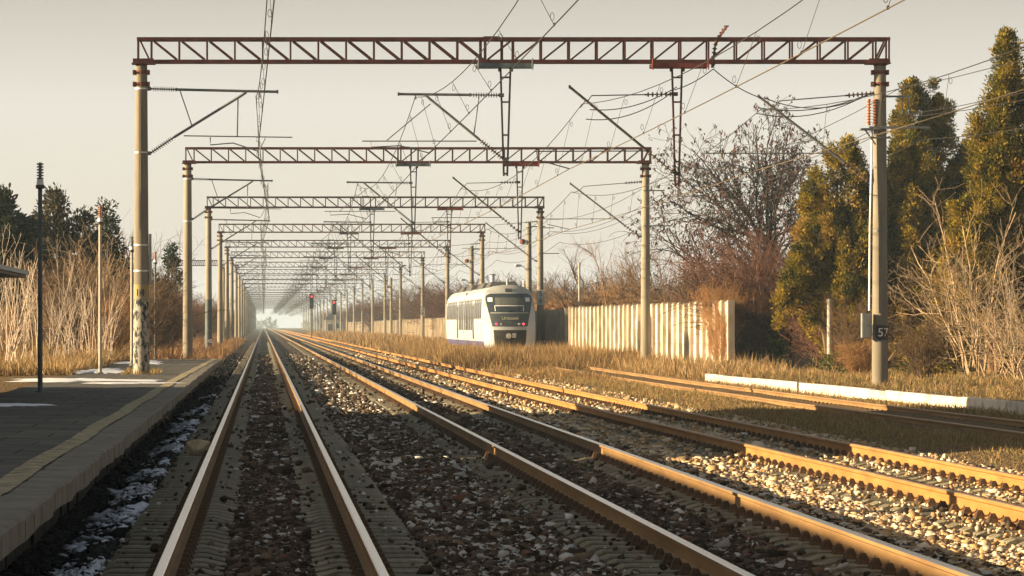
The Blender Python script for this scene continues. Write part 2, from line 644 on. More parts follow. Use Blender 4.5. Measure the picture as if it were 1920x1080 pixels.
oct_f = np.array([(0, 2, 4), (2, 1, 4), (1, 3, 4), (3, 0, 4), (2, 0, 5), (1, 2, 5), (3, 1, 5), (0, 3, 5)])


def stones(P, size, tint, bv, bf):
    n = len(P)
    k = len(bv)
    V = np.broadcast_to(bv, (n, k, 3)) * (1 + rng.uniform(-.42, .38, (n, k, 1))) + rng.normal(0, .16, (n, k, 3))
    sc = size[:, None] * rng.uniform([.75, .75, .5], [1.3, 1.3, .95], (n, 3))
    V = V * sc[:, None, :]
    a = rng.uniform(0, 6.28, n)
    t = rng.uniform(-.5, .5, n)
    ca, sa, ct, st = np.cos(a), np.sin(a), np.cos(t), np.sin(t)
    y1 = V[..., 1] * ct[:, None] - V[..., 2] * st[:, None]
    z1 = V[..., 1] * st[:, None] + V[..., 2] * ct[:, None]
    x2 = V[..., 0] * ca[:, None] - y1 * sa[:, None]
    y2 = V[..., 0] * sa[:, None] + y1 * ca[:, None]
    V = np.stack([x2, y2, z1], -1) + P[:, None, :]
    F = bf[None] + (np.arange(n) * k)[:, None, None]
    return V.reshape(-1, 3), F.reshape(-1, 3), np.repeat(tint, k, 0)


cub_v = np.array([(x, y, z) for x in (-1, 1) for y in (-1, 1) for z in (-1, 1)], float) * .66
cub_f = np.array([(0, 1, 3), (0, 3, 2), (4, 6, 7), (4, 7, 5), (0, 4, 5), (0, 5, 1), (2, 3, 7), (2, 7, 6), (0, 2, 6), (0, 6, 4), (1, 5, 7), (1, 7, 3)])

SLEEPER = 0.6


def on_sleeper(x, y, c):
    """inside the raised rail-seat half of a sleeper"""
    d = np.abs(x - c)
    yy = np.mod(y, SLEEPER)
    return (d < 1.27) & (d > .30) & (yy < .27)


def near_rail(x, c):
    d = np.abs(np.abs(x - c) - .75)
    return d < .10


def scatter_ballast():
    allv, allf, allc = [], [], []
    off = 0
    bands = [(22, 45, 260, .025, cub_v, cub_f), (22, 45, 150, .025, ico_v, ico_f), (45, 75, 220, .031, cub_v, cub_f), (75, 120, 85, .038, cub_v, cub_f), (120, 240, 20, .055, oct_v, oct_f)]
    for (y0, y1, dens, sz, bv, bf) in bands:
        x0, x1 = -2.1, 9.4
        n = int((x1 - x0) * (y1 - y0) * dens)
        x = rng.uniform(x0, x1, n)
        y = rng.uniform(y0, y1, n)
        t3 = track3_x(y)
        keep = np.ones(n, bool)
        stray = rng.random(n) < np.where(np.abs(x - t3) < 1.4, .25, np.where(np.abs(x - T2) < 1.4, .07, .035))
        z_add = np.zeros(n)
        for c in (np.full(n, T1), np.full(n, T2), t3):
            keep &= ~(near_rail(x, c))
            keep &= ~(on_sleeper(x, y, c) & ~stray)
            z_add = np.where(on_sleeper(x, y, c), .03, z_add)
        keep &= ~((x > t3 + 1.5) & (rng.random(n) < .6))
        x, y, t3, z_add, stray = x[keep], y[keep], t3[keep], z_add[keep], stray[keep]
        n = len(x)
        size = sz * rng.lognormal(-.1, .35, n)
        # lower between the rails' sleepers
        z = ground_h(x, y) + size * .25
        seat = np.zeros(n, bool)
        for c in (np.full(n, T1), np.full(n, T2), t3):
            d = np.abs(x - c)
            seat |= (d < 1.27) & (d > .34)
        z = np.where(seat & ~stray, np.minimum(z, -.205 - size * .55), z)
        z = np.where(stray & (z_add > 0), -.178 + size * .3, z)
        palez = np.clip((x - 5.2 + rng.normal(0, .25, n)) / .5, 0, 1)
        u = rng.random(n)
        pick = rng.random(n)
        dark = np.array([.040, .026, .015]) * (0.5 + 1.2 * u[:, None])
        mid = np.array([.12, .085, .055]) * (0.6 + .9 * u[:, None])
        light = np.array([.52, .50, .45]) * (0.6 + .6 * u[:, None])
        brick = np.array([.18, .08, .045]) * (.7 + .5 * u[:, None])
        # bed between tracks 1 and 2 is browner with many pale chips; dirtier inside the four foot
        four1 = (np.abs(x - T1) < .9) | (np.abs(x - T2) < .9)
        pl = np.where(four1, .07, .17)
        c = np.where((pick < pl)[:, None], light, np.where((pick < pl + .36)[:, None], mid, dark))
        c = np.where(((pick > .985))[:, None], brick, c)
        ochre = np.array([.42, .27, .13]) * (.6 + .7 * u[:, None])
        cr = np.array([.60, .49, .35]) * (.6 + .6 * u[:, None])
        pc = np.where((rng.random(n) < .5)[:, None], cr, ochre)
        pc = np.where((rng.random(n) < .12)[:, None], mid, pc)
        isp = rng.random(n) < palez * .97
        c = np.where(isp[:, None], pc, c)
        # platform gap: near-black bed with crusts of snow
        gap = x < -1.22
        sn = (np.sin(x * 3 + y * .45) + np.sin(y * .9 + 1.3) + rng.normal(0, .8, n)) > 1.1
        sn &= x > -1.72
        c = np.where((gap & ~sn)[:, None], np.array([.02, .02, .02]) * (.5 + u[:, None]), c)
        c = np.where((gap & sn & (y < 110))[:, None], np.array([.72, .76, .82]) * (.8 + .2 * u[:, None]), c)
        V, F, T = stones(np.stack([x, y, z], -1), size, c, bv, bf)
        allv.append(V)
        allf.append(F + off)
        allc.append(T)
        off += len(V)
    # flakes of crusted snow lying in the platform gap
    n = 6500
    x = rng.uniform(-1.75, -1.25, n)
    y = rng.uniform(22, 90, n)
    k = (np.sin(y * .55 + .8) + .8 * np.sin(y * 1.27 + x * 5) + rng.normal(0, .55, n)) > .75
    x, y = x[k], y[k]
    n = len(x)
    size = .026 * rng.lognormal(0, .5, n)
    V, F, T = stones(np.stack([x, y, ground_h(x, y) + .035], -1), size, np.array([.62, .68, .76]) * rng.uniform(.8, 1.1, (n, 1)), ico_v * np.array([1.5, 1.5, .45]), ico_f)
    allv.append(V)
    allf.append(F + off)
    allc.append(T)
    off += len(V)
    o = fast_mesh('ballast_stones', np.concatenate(allv), tris=np.concatenate(allf), tint=np.concatenate(allc), m=M['stone'])
    tag(o, 'loose brown and pale track ballast stones with specks of snow', 'gravel', kind='stuff')


scatter_ballast()


# ------------------------------------------------------------------ tracks
RAIL_PROF = [(-.075, -.172), (.075, -.172), (.075, -.160), (.022, -.145), (.009, -.13), (.009, -.05), (.020, -.042), (.036, -.034), (.036, -.008), (.029, 0),
             (-.029, 0), (-.036, -.008), (-.036, -.034), (-.020, -.042), (-.009, -.05), (-.009, -.13), (-.022, -.145), (-.075, -.160)]


def rail_mesh(name, xf, ys, m_side, m_top, parent, dz=0):
    pts = [(xf(y), y, dz) for y in ys]
    v, f, mi = [], [], []
    n = len(RAIL_PROF)
    for (x, y, z) in pts:
        for (a, b_) in RAIL_PROF:
            v.append((x + a, y, z + b_))
    for i in range(len(pts) - 1):
        for j in range(n):
            f.append((i * n + j, i * n + (j + 1) % n, (i + 1) * n + (j + 1) % n, (i + 1) * n + j))
            mi.append(1 if j in (8, 9, 10) else 0)
    f.append(tuple(range(n)))
    mi.append(0)
    me = bpy.data.meshes.new(name)
    me.from_pydata(v, [], f)
    me.materials.append(m_side)
    me.materials.append(m_top)
    me.polygons.foreach_set('material_index', mi)
    o = bpy.data.objects.new(name, me)
    col.objects.link(o)
    o.parent = parent
    return o


def sleeper_geo(mb, x0=0, y0=0):
    """concrete sleeper: two raised rail seats, waisted middle, clips each side of both rails"""
    prof = [(-1.27, -.215), (-1.2, -.185), (-.52, -.180), (-.34, -.222), (.34, -.222), (.52, -.180), (1.2, -.185), (1.27, -.215)]
    mb.cur = 0
    k = len(prof)
    v = []
    for dy, sh in ((0, -.012), (.04, 0), (.22, 0), (.26, -.012)):
        for (x, z) in prof:
            v.append((x0 + x, y0 + dy, z + sh))
    base = len(v)
    for dy in (0, .26):
        for (x, z) in prof:
            v.append((x0 + x, y0 + dy, -.36))
    f = []
    for r in range(3):
        for i in range(k - 1):
            f.append((r * k + i, r * k + i + 1, (r + 1) * k + i + 1, (r + 1) * k + i))
    for i in range(k - 1):
        f.append((base + i, base + i + 1, i + 1, i))
        f.append((3 * k + i, 3 * k + i + 1, base + k + i + 1, base + k + i))
    f.append((0, base, base + k, k * 3, k * 2, k))
    f.append((k - 1, 2 * k - 1, 3 * k - 1, 4 * k - 1, base + 2 * k - 1, base + k - 1))
    mb._add(v, f)
    mb.cur = 1
    for rx in (-.75, .75):
        for sx in (-1, 1):
            cx_, cy_ = x0 + rx + sx * .105, y0 + .13
            v8 = []
            for (hx, hy, z_) in ((.052, .085, -.182), (.036, .055, -.138), (.02, .026, -.098)):
                v8 += [(cx_ - hx, cy_ - hy, z_), (cx_ + hx, cy_ - hy, z_), (cx_ + hx, cy_ + hy, z_), (cx_ - hx, cy_ + hy, z_)]
            mb._add(v8, [(0, 1, 5, 4), (1, 2, 6, 5), (2, 3, 7, 6), (3, 0, 4, 7), (4, 5, 9, 8), (5, 6, 10, 9), (6, 7, 11, 10), (7, 4, 8, 11), (8, 9, 10, 11)])
    mb.cur = 0


def track(name, label, xf, y_end, m_side, m_top, sleeper_from, n_parts, dz=0, visible_sleepers=True):
    root = empty(name, (0, 0, 0))
    tag(root, label, 'railway track')
    ys = list(axis_pts([(12, 260, 4), (260, y_end, 60)]))
    for s in (-.75, .75):
        rail_mesh('rail', lambda y, s=s: float(xf(y)) + s, ys, m_side, m_top, root, dz)
    if visible_sleepers:
        mb = MB()
        sleeper_geo(mb)
        proto = mb.build('sleeper', [M['sleeper'], M['clip']], root)
        i0 = int(math.ceil(sleeper_from / SLEEPER))
        for i in range(n_parts):
            o = proto if i == 0 else proto.copy()
            if i:
                col.objects.link(o)
                o.parent = root
            y = (i0 + i) * SLEEPER
            o.location = (float(xf(y)), y, dz)
        # the rest, far off, as one run
        vs = np.array(proto.data.vertices.__len__() * [0])
        pv = np.array([v.co[:] for v in proto.data.vertices])
        pf = [list(p.vertices) for p in proto.data.polygons]
        pm = [p.material_index for p in proto.data.polygons]
        ks = np.arange(i0 + n_parts, int(min(y_end, 420) / SLEEPER))
        V = (pv[None] + np.stack([np.array([float(xf(k * SLEEPER)) for k in ks]), ks * SLEEPER, np.full(len(ks), dz)], -1)[:, None]).reshape(-1, 3)
        me = bpy.data.meshes.new('sleeper_run')
        F = []
        MI = []
        for a in range(len(ks)):
            o_ = a * len(pv)
            F.extend([[i + o_ for i in f] for f in pf])
            MI.extend(pm)
        me.from_pydata(V.tolist(), [], F)
        me.materials.append(M['sleeper'])
        me.materials.append(M['clip'])
        me.polygons.foreach_set('material_index', MI)
        o = bpy.data.objects.new('sleeper_run', me)
        col.objects.link(o)
        o.parent = root
        o['kind'] = 'stuff'
    return root


track('railway_track', 'polished railway track running dead straight beside the platform edge', lambda y: T1, 2600, M['rail_side'], M['rail_top'], 21.6, 100)
track('railway_track', 'second track from the platform, with shiny rail heads and tall brown rail sides', lambda y: T2, 2600, M['rail_side'], M['rail_top'], 21.6, 100)
track('railway_track', 'orange rusted track lying in pale ballast beside the dry grass', track3_x, 1500, M['rail_rust'], M['rail_rust_top'], 30.6, 100)
track('railway_track', 'overgrown siding track between dry grass and the whitewashed kerb', track4_x, 700, M['rail_side'], M['rail_rust_top'], 54.6, 60, -.02)


# ------------------------------------------------------------------ platform
def platform():
    root = empty('platform', (-1.58, 80, 0))
    tag(root, 'low worn asphalt platform with a faded yellow line and chipped concrete edge', 'platform')
    Z = .38

    def edge(y):
        return -1.60 + .012 * math.sin(y * .8) + .01 * math.sin(y * 2.3 + 1) + (.06 if y > 120 else 0) * (y - 120) / 21
    ys = list(np.arange(10, 141.01, .5))
    # coping blocks strip
    v, f = [], []
    prof = [(0, -.17), (0, -.02), (-.03, 0), (-.36, .0)]
    for y in ys:
        jz = rng.normal(0, .004)
        jx = rng.normal(0, .008)
        for (a, b_) in prof:
            v.append((edge(y) + a + (jx if a == 0 else 0), y, Z + b_ + jz))
    n = 4
    for i in range(len(ys) - 1):
        for j in range(n - 1):
            f.append((i * n + j, (i + 1) * n + j, (i + 1) * n + j + 1, i * n + j + 1))
    f.append((len(ys) * n - 4, len(ys) * n - 1, len(ys) * n - 2, len(ys) * n - 3))
    v += [(edge(ys[i]) - .6, ys[i], Z - .17) for i in range(len(ys))]
    b0 = len(ys) * n
    for i in range(len(ys) - 1):
        f.append((i * n, b0 + i, b0 + i + 1, (i + 1) * n))
    mb = MB()
    mb._add([(x + 1.58, y - 80, z) for x, y, z in v], f)
    for k in range(131):
        mb.box((edge(10.5 + k) + 1.58 + .0015, 10.5 + k - 80, Z - .10), (.006, .022, .13))
    mb.build('edge_coping', M['coping'], root)
    # face below, made of concrete blocks
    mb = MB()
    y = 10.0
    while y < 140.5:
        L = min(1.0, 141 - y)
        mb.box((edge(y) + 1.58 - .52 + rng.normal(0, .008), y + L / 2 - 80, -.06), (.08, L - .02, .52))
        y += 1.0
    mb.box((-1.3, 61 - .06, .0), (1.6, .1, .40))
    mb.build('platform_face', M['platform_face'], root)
    # paving sheet
    v, f = [], []
    xs = [-.34, -.385, -.55, -1.0, -1.7, -2.6, -3.4]
    for y in ys:
        for k, x in enumerate(xs):
            v.append((x + edge(y) + 1.58, y - 80, Z - .004 + (.006 * math.sin(x * 5 + y) if k > 1 else 0)))
    n = len(xs)
    for i in range(len(ys) - 1):
        for j in range(n - 1):
            f.append((i * n + j, (i + 1) * n + j, (i + 1) * n + j + 1, i * n + j + 1))
    mb = MB()
    mb._add(v, f)
    mb.build('paving', M['platform'], root)
    mb = MB()
    v, f = [], []
    for y in ys:
        w = .11 + rng.normal(0, .006)
        cx = -2.07 + .018 * math.sin(y * .5) + 1.58 + (.2 * (y - 90) / 50 if y > 90 else 0)
        v += [(cx + w, y - 80, Z + .009), (cx - w, y - 80, Z + .009)]
    for i in range(len(ys) - 1):
        f.append((2 * i, 2 * i + 2, 2 * i + 3, 2 * i + 1))
    mb._add(v, f)
    mb.build('yellow_line', M['stripe'], root)
    return root


platform()


def snow_patch(cx, cy, rx, ry, z, label, seed, h=.03):
    r = np.random.default_rng(seed)
    mb = MB()
    nr, na = 5, 40
    v = [(0, 0, h)]
    f = []
    rad = 1 + .35 * np.sin(np.arange(na) * .47 + seed) * r.uniform(.5, 1, na) + r.normal(0, .18, na)
    for i in range(1, nr + 1):
        for a in range(na):
            t = a / na * 6.2832
            k = i / nr
            v.append((math.cos(t) * rx * rad[a] * k, math.sin(t) * ry * rad[a] * k, h * (1 - k ** 2) + r.normal(0, h * .12) - (.012 if i == nr else 0)))
    for a in range(na):
        f.append((0, 1 + a, 1 + (a + 1) % na))
    for i in range(nr - 1):
        for a in range(na):
            f.append((1 + i * na + a, 1 + (i + 1) * na + a, 1 + (i + 1) * na + (a + 1) % na, 1 + i * na + (a + 1) % na))
    mb._add(v, f)
    o = mb.build('snow_patch', M['snow'], None, True, (cx, cy, z))
    tag(o, label, 'snow', 'leftover snow on and beside the platform')


snow_patch(-4.15, 59, .75, 1.0, .384, 'thin white snow patch on shaded paving left of the dark lamp pole', 1, .02)
snow_patch(-4.4, 86, 1.5, 2.6, .386, 'long snow strip across platform in front of the first concrete post', 2, .02)
snow_patch(-2.9, 81.5, 1.0, .55, .386, 'narrow snow streak on the platform reaching towards the yellow line', 7, .015)
snow_patch(-4.6, 103, .8, 5, .386, 'snow strip along the back of the platform behind the pale lamp pole', 3, .03)
snow_patch(-4.2, 128, .7, 6, .386, 'snow remnant by dry weeds between the first and second left posts', 4, .03)
# crumpled card by the rail
mb = MB()
vv = ico_v * np.array([.17, .12, .18]) * (1 + np.random.default_rng(3).uniform(-.5, .4, (12, 1)))
mb._add(vv, [tuple(t) for t in ico_f])
o = mb.build('rubbish', M['rubbish'], None, False, (-.93, 52, -.10))
tag(o, 'crumpled pale tan card lying against the platform side of the nearest rail', 'litter')


# ------------------------------------------------------------------ station building left of the frame, its canopy end shows
def station():
    root = empty('station_building', (-9, 63, 0))
    tag(root, 'station building left of the platform, only the flat canopy end shows at the left edge', 'building')
    mb = MB()
    mb.box((-2.8, 0, 2.4), (9.0, 25, 4.8))
    mb.build('wall', M['house_wall'], root)
    mb = MB()
    x0, x1, y0, y1 = -7.7, 2.1, -12.9, 12.9
    v = [(x0, y0, 4.81), (x1, y0, 4.81), (x1, y1, 4.81), (x0, y1, 4.81), (-2.8, y0 + 4, 7.4), (-2.8, y1 - 4, 7.4)]
    mb._add(v, [(0, 1, 4), (1, 2, 5, 4), (2, 3, 5), (3, 0, 4, 5), (0, 3, 2, 1)])
    mb.build('roof', M['house_roof'], root)
    mb = MB()
    mb.box((3.13, 4.2, 2.61), (2.5, 9, .05))
    mb.cur = 1
    mb.box((3.13, 4.2, 2.68), (2.6, 9.1, .08))
    mb.build('canopy', [M['darksteel'], M['signplate']], root)
    mb = MB()
    mb.box((-6, -35, 1.45), (10.1, 44, 2.9))
    mb.build('annex', M['house_wall'], root)
    mb = MB()
    mb.box((-6, -35.2, 2.96), (10.3, 44.4, .11))
    mb.build('annex_roof', M['roof_dark'], root)
    for k in range(5):
        mb = MB()
        mb.box((1.72, -10 + k * 5, 1.9), (.06, 1.3, 1.6))
        mb.build('window', M['window_dark'], root)


station()


# ------------------------------------------------------------------ lamp posts on the platform
def lamp_post(x, y, h, m_pole, m_louvre, label, z0=.38):
    root = empty('lamp_post', (x, y, z0))
    tag(root, label, 'lamp post', 'lamp posts along the platform')
    mb = MB()
    mb.tube([(0, 0, -.3), (0, 0, h - .5)], .048, 10, .042)
    mb.lathe([(0, .09), (.02, .09), (.03, .055)], (0, 0, 0))
    mb.build('pole', m_pole, root, True)
    mb = MB()
    mb.lathe([(0, .05), (.01, .082), (.07, .088), (.08, .075)], (0, 0, h - .52))
    mb.build('lamp_base', M['darksteel'], root, True)
    mb = MB()
    mb.lathe([(0, .07), (.10, .062), (.11, .03)], (0, 0, h - .44))
    mb.build('diffuser', M['lamp_white'], root, True)
    mb = MB()
    mb.tube([(0, 0, h - .34), (0, 0, h - .01)], .03, 8)
    for k in range(6):
        mb.lathe([(0, .062), (.012, .072), (.03, .055)], (0, 0, h - .33 + k * .055))
    mb.build('louvre', m_louvre, root)
    return root


lamp_post(-4.29, 70.7, 4.42, M['lamp_dark'], M['lamp_grey'], 'dark teal lamp post standing on the shaded part of the platform')  # the station building's shade is put into this pole's dark colour
lamp_post(-4.37, 98.5, 4.50, M['lamp_pale'], M['lamp_rusty'], 'pale lamp post with rusty red louvred top left of the first concrete post')
lamp_post(-4.22, 118, 4.15, M['lamp_pale'], M['lamp_grey'], 'thin lamp post half hidden just behind the first concrete post')
lamp_post(-4.35, 148, 4.55, M['lamp_dark'], M['lamp_rusty'], 'far greenish lamp post in front of the small dark cypress', 0.1)


# ------------------------------------------------------------------ portal gantries
GY_ = [36.0, 97.0, 156.5, 216.0, 273.5, 325.0, 375.5, 436.0]
while GY_[-1] < 1500:
    GY_.append(GY_[-1] + 56.0)

LX, RX = -3.22, 16.25


def insulator(p0, p1, r, nd, m, parent, name='insulator', core=.016):
    p0, p1 = Vector(p0), Vector(p1)
    d = p1 - p0
    L = d.length
    prof = [(0, core * 1.6), (L * .06, core * 1.6), (L * .08, core)]
    for k in range(nd):
        t = L * (.12 + .78 * k / max(1, nd - 1))
        w = L * .25 / nd
        prof += [(t - w, core), (t - w * .2, r), (t + w * .3, r), (t + w, core)]
    prof += [(L * .94, core), (L * .95, core * 1.6), (L, core * 1.6)]
    mb = MB()
    mb.lathe(prof, p0, d, 10)
    return mb.build(name, m, parent, False)


def build_post(x, parent, zb=-.4):
    mb = MB()
    mb.tube([(x, 0, zb), (x, 0, 8.5)], .222, 20, .158)
    p = mb.build('post', M['concrete_post'], parent, True)
    for z in (8.33, 8.02):
        mb = MB()
        mb.lathe([(0, .168), (.09, .168)], (x, 0, z - .045), n=14)
        for sx in (-1, 1):
            mb.box((x + sx * .19, 0, z), (.07, .22, .12))
            mb.box((x + sx * .19, -.14, z), (.035, .06, .05))
        mb.build('clamp', M['rust_clamp'], p)
    mb = MB()
    mb.box((x, 0, 8.525), (.3, .3, .05))
    mb.build('post_cap', M['rust_clamp'], p)
    return p


def build_truss(parent, x0=-3.33, x1=16.48, name='truss_beam', depth=.46):
    mb = MB()
    zb, zt = 8.61, 9.20
    for y in (-depth / 2, depth / 2):
        for z in (zb, zt):
            mb.box(((x0 + x1) / 2, y, z), (x1 - x0, .05, .085))
        n = 27
        xs = np.linspace(x0 + .38, x1 - .38, n)
        xs = [x0 + .03] + list(xs) + [x1 - .03]
        xm = 6.2
        for i, x in enumerate(xs):
            mb.box((x, y, (zb + zt) / 2), (.045, .045, zt - zb - .086))
            if i < len(xs) - 1:
                a, b_ = xs[i] + .03, xs[i + 1] - .03
                if (a + b_) / 2 < xm:
                    mb.bar((a + .03, y, zt - .045), (b_ - .02, y, zb + .045), .035, .045)
                else:
                    mb.bar((b_ - .03, y, zt - .045), (a + .02, y, zb + .045), .035, .045)
    # lacing between the two faces, top and bottom
    xs = np.linspace(x0 + .05, x1 - .05, 15)
    for i, x in enumerate(xs):
        for z in (zb, zt):
            mb.box((x, 0, z + .02), (.035, depth - .052, .03))
        if i < 14:
            s = 1 if i % 2 else -1
            mb.bar((x + .03, -s * (depth / 2 - .04), zt + .02), (xs[i + 1] - .03, s * (depth / 2 - .04), zt + .02), .025, .025)
    for xx in (5.72, 6.28):
        mb.box((xx, -depth / 2 + .03, 8.905), (.05, .05, .5))
        mb.box((xx, depth / 2 - .03, 8.905), (.05, .05, .5))
    mb.box((6.0, 0, 9.255), (.42, depth + .04, .02))
    for x in (LX, RX):
        mb.box((x + (.06 if x < 0 else -.06), 0, 8.556), (.62, depth + .12, .022))
        mb.box((x + (.06 if x < 0 else -.06), -depth / 2 - .045, 8.62), (.55, .03, .12))
    return mb.build(name, M['rust_steel'], parent)


def build_mast(x, zbot, m, m_br, parent, xl, xr):
    mb = MB()
    for y in (-.26, .26):
        mb.box(((xl + xr) / 2, y, 8.50), (xr - xl, .05, .11))
    for xe in (xl + .03, xr - .03):
        mb.box((xe, 0, 8.50), (.05, .6, .05))
        mb.tube([(xe, -.31, 8.38), (xe, -.31, 8.68)], .018, 6)
    br = mb.build('mast_bracket', m_br, parent)
    mb = MB()
    zt = 8.44

    def half(z):
        return .13 - .085 * (zt - z) / (zt - zbot)
    for s in (-1, 1):
        mb.bar((x + s * half(zt), 0, zt), (x + s * half(zbot), 0, zbot), .05, .05)
    for z in (8.2, 7.55, 6.68, 5.98, zbot + .06):
        mb.box((x, 0, z), (2 * half(z) - .04, .04, .045))
    for s in (-1, 1):
        mb.box((x + s * .17, -.05, 8.42), (.05, .1, .14))
    return mb.build('drop_mast', m, parent)


def T(mb, pts, r=.022, n=8):
    mb.tube([(p[0], 0, p[1]) for p in pts], r, n)


def build_cantilevers(parent, detail=True):
    defs = [
        dict(m='galv', big=[((-2.3, 7.88), (.37, 7.82)), ((-2.36, 6.62), (-.58, 7.72), (-.45, 7.81))],
             thin=[((-2.2, 7.85), (-1.87, 6.88)), ((-.67, 7.62), (-.69, 6.65)), ((-2.1, 6.66), (.76, 6.62)), ((-1.4, 6.62), (-1.4, 6.42), (-.8, 6.47), (-.13, 6.25)), ((.05, 6.6), (-.1, 6.3)), ((-.1, 7.8), (-.1, 7.66))],
             ins=[((-2.98, 7.9), (-2.3, 7.88), .07, 10, 'insul'), ((-2.98, 6.2), (-2.36, 6.62), .07, 10, 'insul')]),
        dict(m='galv', big=[((3.56, 7.76), (5.45, 7.74)), ((4.25, 7.75), (4.4, 7.62), (5.68, 6.57))],
             thin=[((5.68, 7.7), (5.55, 6.72)), ((4.4, 7.5), (3.25, 6.54)), ((2.6, 6.52), (5.62, 6.52)), ((2.83, 6.5), (2.84, 6.36), (3.6, 6.40), (4.4, 6.2)), ((4.0, 7.74), (4.02, 7.62))],
             ins=[((5.45, 7.74), (6.22, 7.73), .07, 10, 'insul'), ((5.68, 6.57), (6.33, 6.04), .07, 10, 'insul')]),
        dict(m='darksteel', big=[((8.07, 7.95), (10.1, 6.28))],
             thin=[((8.55, 7.58), (8.65, 7.72), (10.05, 7.745)), ((7.13, 6.25), (10.1, 6.26)), ((7.2, 6.25), (7.22, 6.03), (8.07, 5.79)), ((8.5, 7.6), (8.35, 7.4))],
             ins=[((10.05, 7.745), (10.8, 7.76), .07, 6, 'insul'), ((10.1, 6.28), (10.84, 5.66), .08, 6, 'insul')]),
        dict(m='galv', big=[((13.05, 7.7), (15.3, 5.97))],
             thin=[((13.45, 7.4), (13.6, 7.58), (15.35, 7.72)), ((11.65, 6.2), (15.0, 6.2)), ((12.05, 6.2), (12.07, 5.97), (13.0, 5.76)), ((13.4, 7.4), (13.15, 7.3))],
             ins=[((15.35, 7.72), (16.08, 7.78), .07, 6, 'insul'), ((15.3, 5.97), (15.98, 5.45), .08, 6, 'insul')]),
    ]
    for d in defs:
        mb = MB()
        for p in d['big']:
            T(mb, p, .036, 10)
        for p in d['thin']:
            T(mb, p, .017, 6)
        for p in d['big'][:1]:
            for q_ in p:
                mb.box((q_[0], 0, q_[1]), (.05, .09, .09))
        if not detail:
            for (a, b_, r, n, m_) in d['ins']:
                T(mb, (a, b_), r * .7, 8)
        for (a, b_, r, n, m_) in d['ins']:
            e = a if (a[0] < -2.9) else b_
            mb.box((e[0] + (-.05 if e[0] < 0 else .05), 0, e[1]), (.14, .07, .10))
        c = mb.build('cantilever', M[d['m']], parent, True)
        if detail:
            for (a, b_, r, n, m_) in d['ins']:
                insulator((a[0], 0, a[1]), (b_[0], 0, b_[1]), r, n, M[m_], c)


def build_gantry(detail):
    root = empty('catenary_gantry', (0, 0, 0))
    if detail:
        build_post(LX, root)
        build_post(RX, root)
    else:
        for x in (LX, RX):
            mb = MB()
            mb.tube([(x, 0, -.4), (x, 0, 8.5)], .222, 12, .158)
            mb.build('post', M['concrete_post'], root, True)
    build_truss(root)
    build_mast(6.38, 5.6, M['darksteel'], M['bluegrey'], root, 5.62, 7.1)
    build_mast(10.9, 5.33, M['rust_steel'], M['redplate'], root, 10.2, 11.72)
    build_cantilevers(root, detail)
    return root


proto_a = build_gantry(True)
proto_b = build_gantry(False)
GLAB = {
    0: 'gantry above the frame, only its overhead wires and post shadows show',
    1: 'nearest dark red lattice gantry, a black 14 on yellow on its left post',
    2: 'second lattice gantry from the front, its left post at the far end of the platform',
    3: 'third lattice gantry from the front, right post beside the train with a 56 plate',
    4: 'fourth lattice gantry from the front, its right post rising behind the train roof',
    5: 'fifth lattice gantry from the front, its right post touching the left edge of the train',
    6: 'sixth lattice gantry from the front, right post carrying a small 58 plate',
    7: 'seventh lattice gantry from the front, just past the one with the 58 plate',
}
used = set()
gantries = []
for i, y in enumerate(GY_):
    src = proto_a if i < 8 else proto_b
    key = 'a' if i < 8 else 'b'
    o = src if key not in used else copy_tree(src)
    used.add(key)
    o.location = (0, y, 0)
    tag(o, GLAB.get(i, 'distant lattice gantry in the hazy stack of gantries far down the line'), 'gantry', 'portal gantries carrying the overhead wires')
    gantries.append(o)


# ---- extras of single gantries
def kids(o, nm):
    return [c for c in o.children if c.name.split('.')[0] == nm]


g1 = gantries[1]
lp = [c for c in kids(g1, 'post')]
lpost, rpost = lp[0], lp[1]


def band(x, z0, z1, r0, r1, m, parent, name, n=20):
    mb = MB()
    mb.lathe([(0, r0), (z1 - z0, r1)], (x, 0, z0), n=n)
    return mb.build(name, m, parent, True)


def prad(z):
    return .222 + (.158 - .222) * (z + .4) / 8.9


band(LX, .36, 2.35, prad(.36) + .004, prad(2.35) + .004, M['peeling'], lpost, 'peeling_paint')
for z in (3.78, 3.1, 6.22, 7.9):
    band(LX, z - .02, z + .02, prad(z) + .008, prad(z) + .008, M['strap'], lpost, 'strap')
mb = MB()
mb.box((LX + .235, -.03, 3.42), (.07, .1, 1.3))
mb.build('conduit', M['lamp_pale'], lpost)
mb = MB()
mb.tube([(LX - .06, -.18, 7.85), (LX - .06, -.2, 4.2)], .014, 6)
mb.tube([(LX - .01, -.18, 7.85), (LX - .01, -.2, 5.2)], .01, 6)
mb.build('cable', M['concrete_post'], lpost)
band(LX, 2.36, 2.74, prad(2.36) + .004, prad(2.74) + .004, M['yellow_paint'], lpost, 'yellow_band')
text_mesh('14', .26, 'number', M['black_paint'], lpost, (LX - .03, -prad(2.5) - .006, 2.52), (R(90), 0, 0))


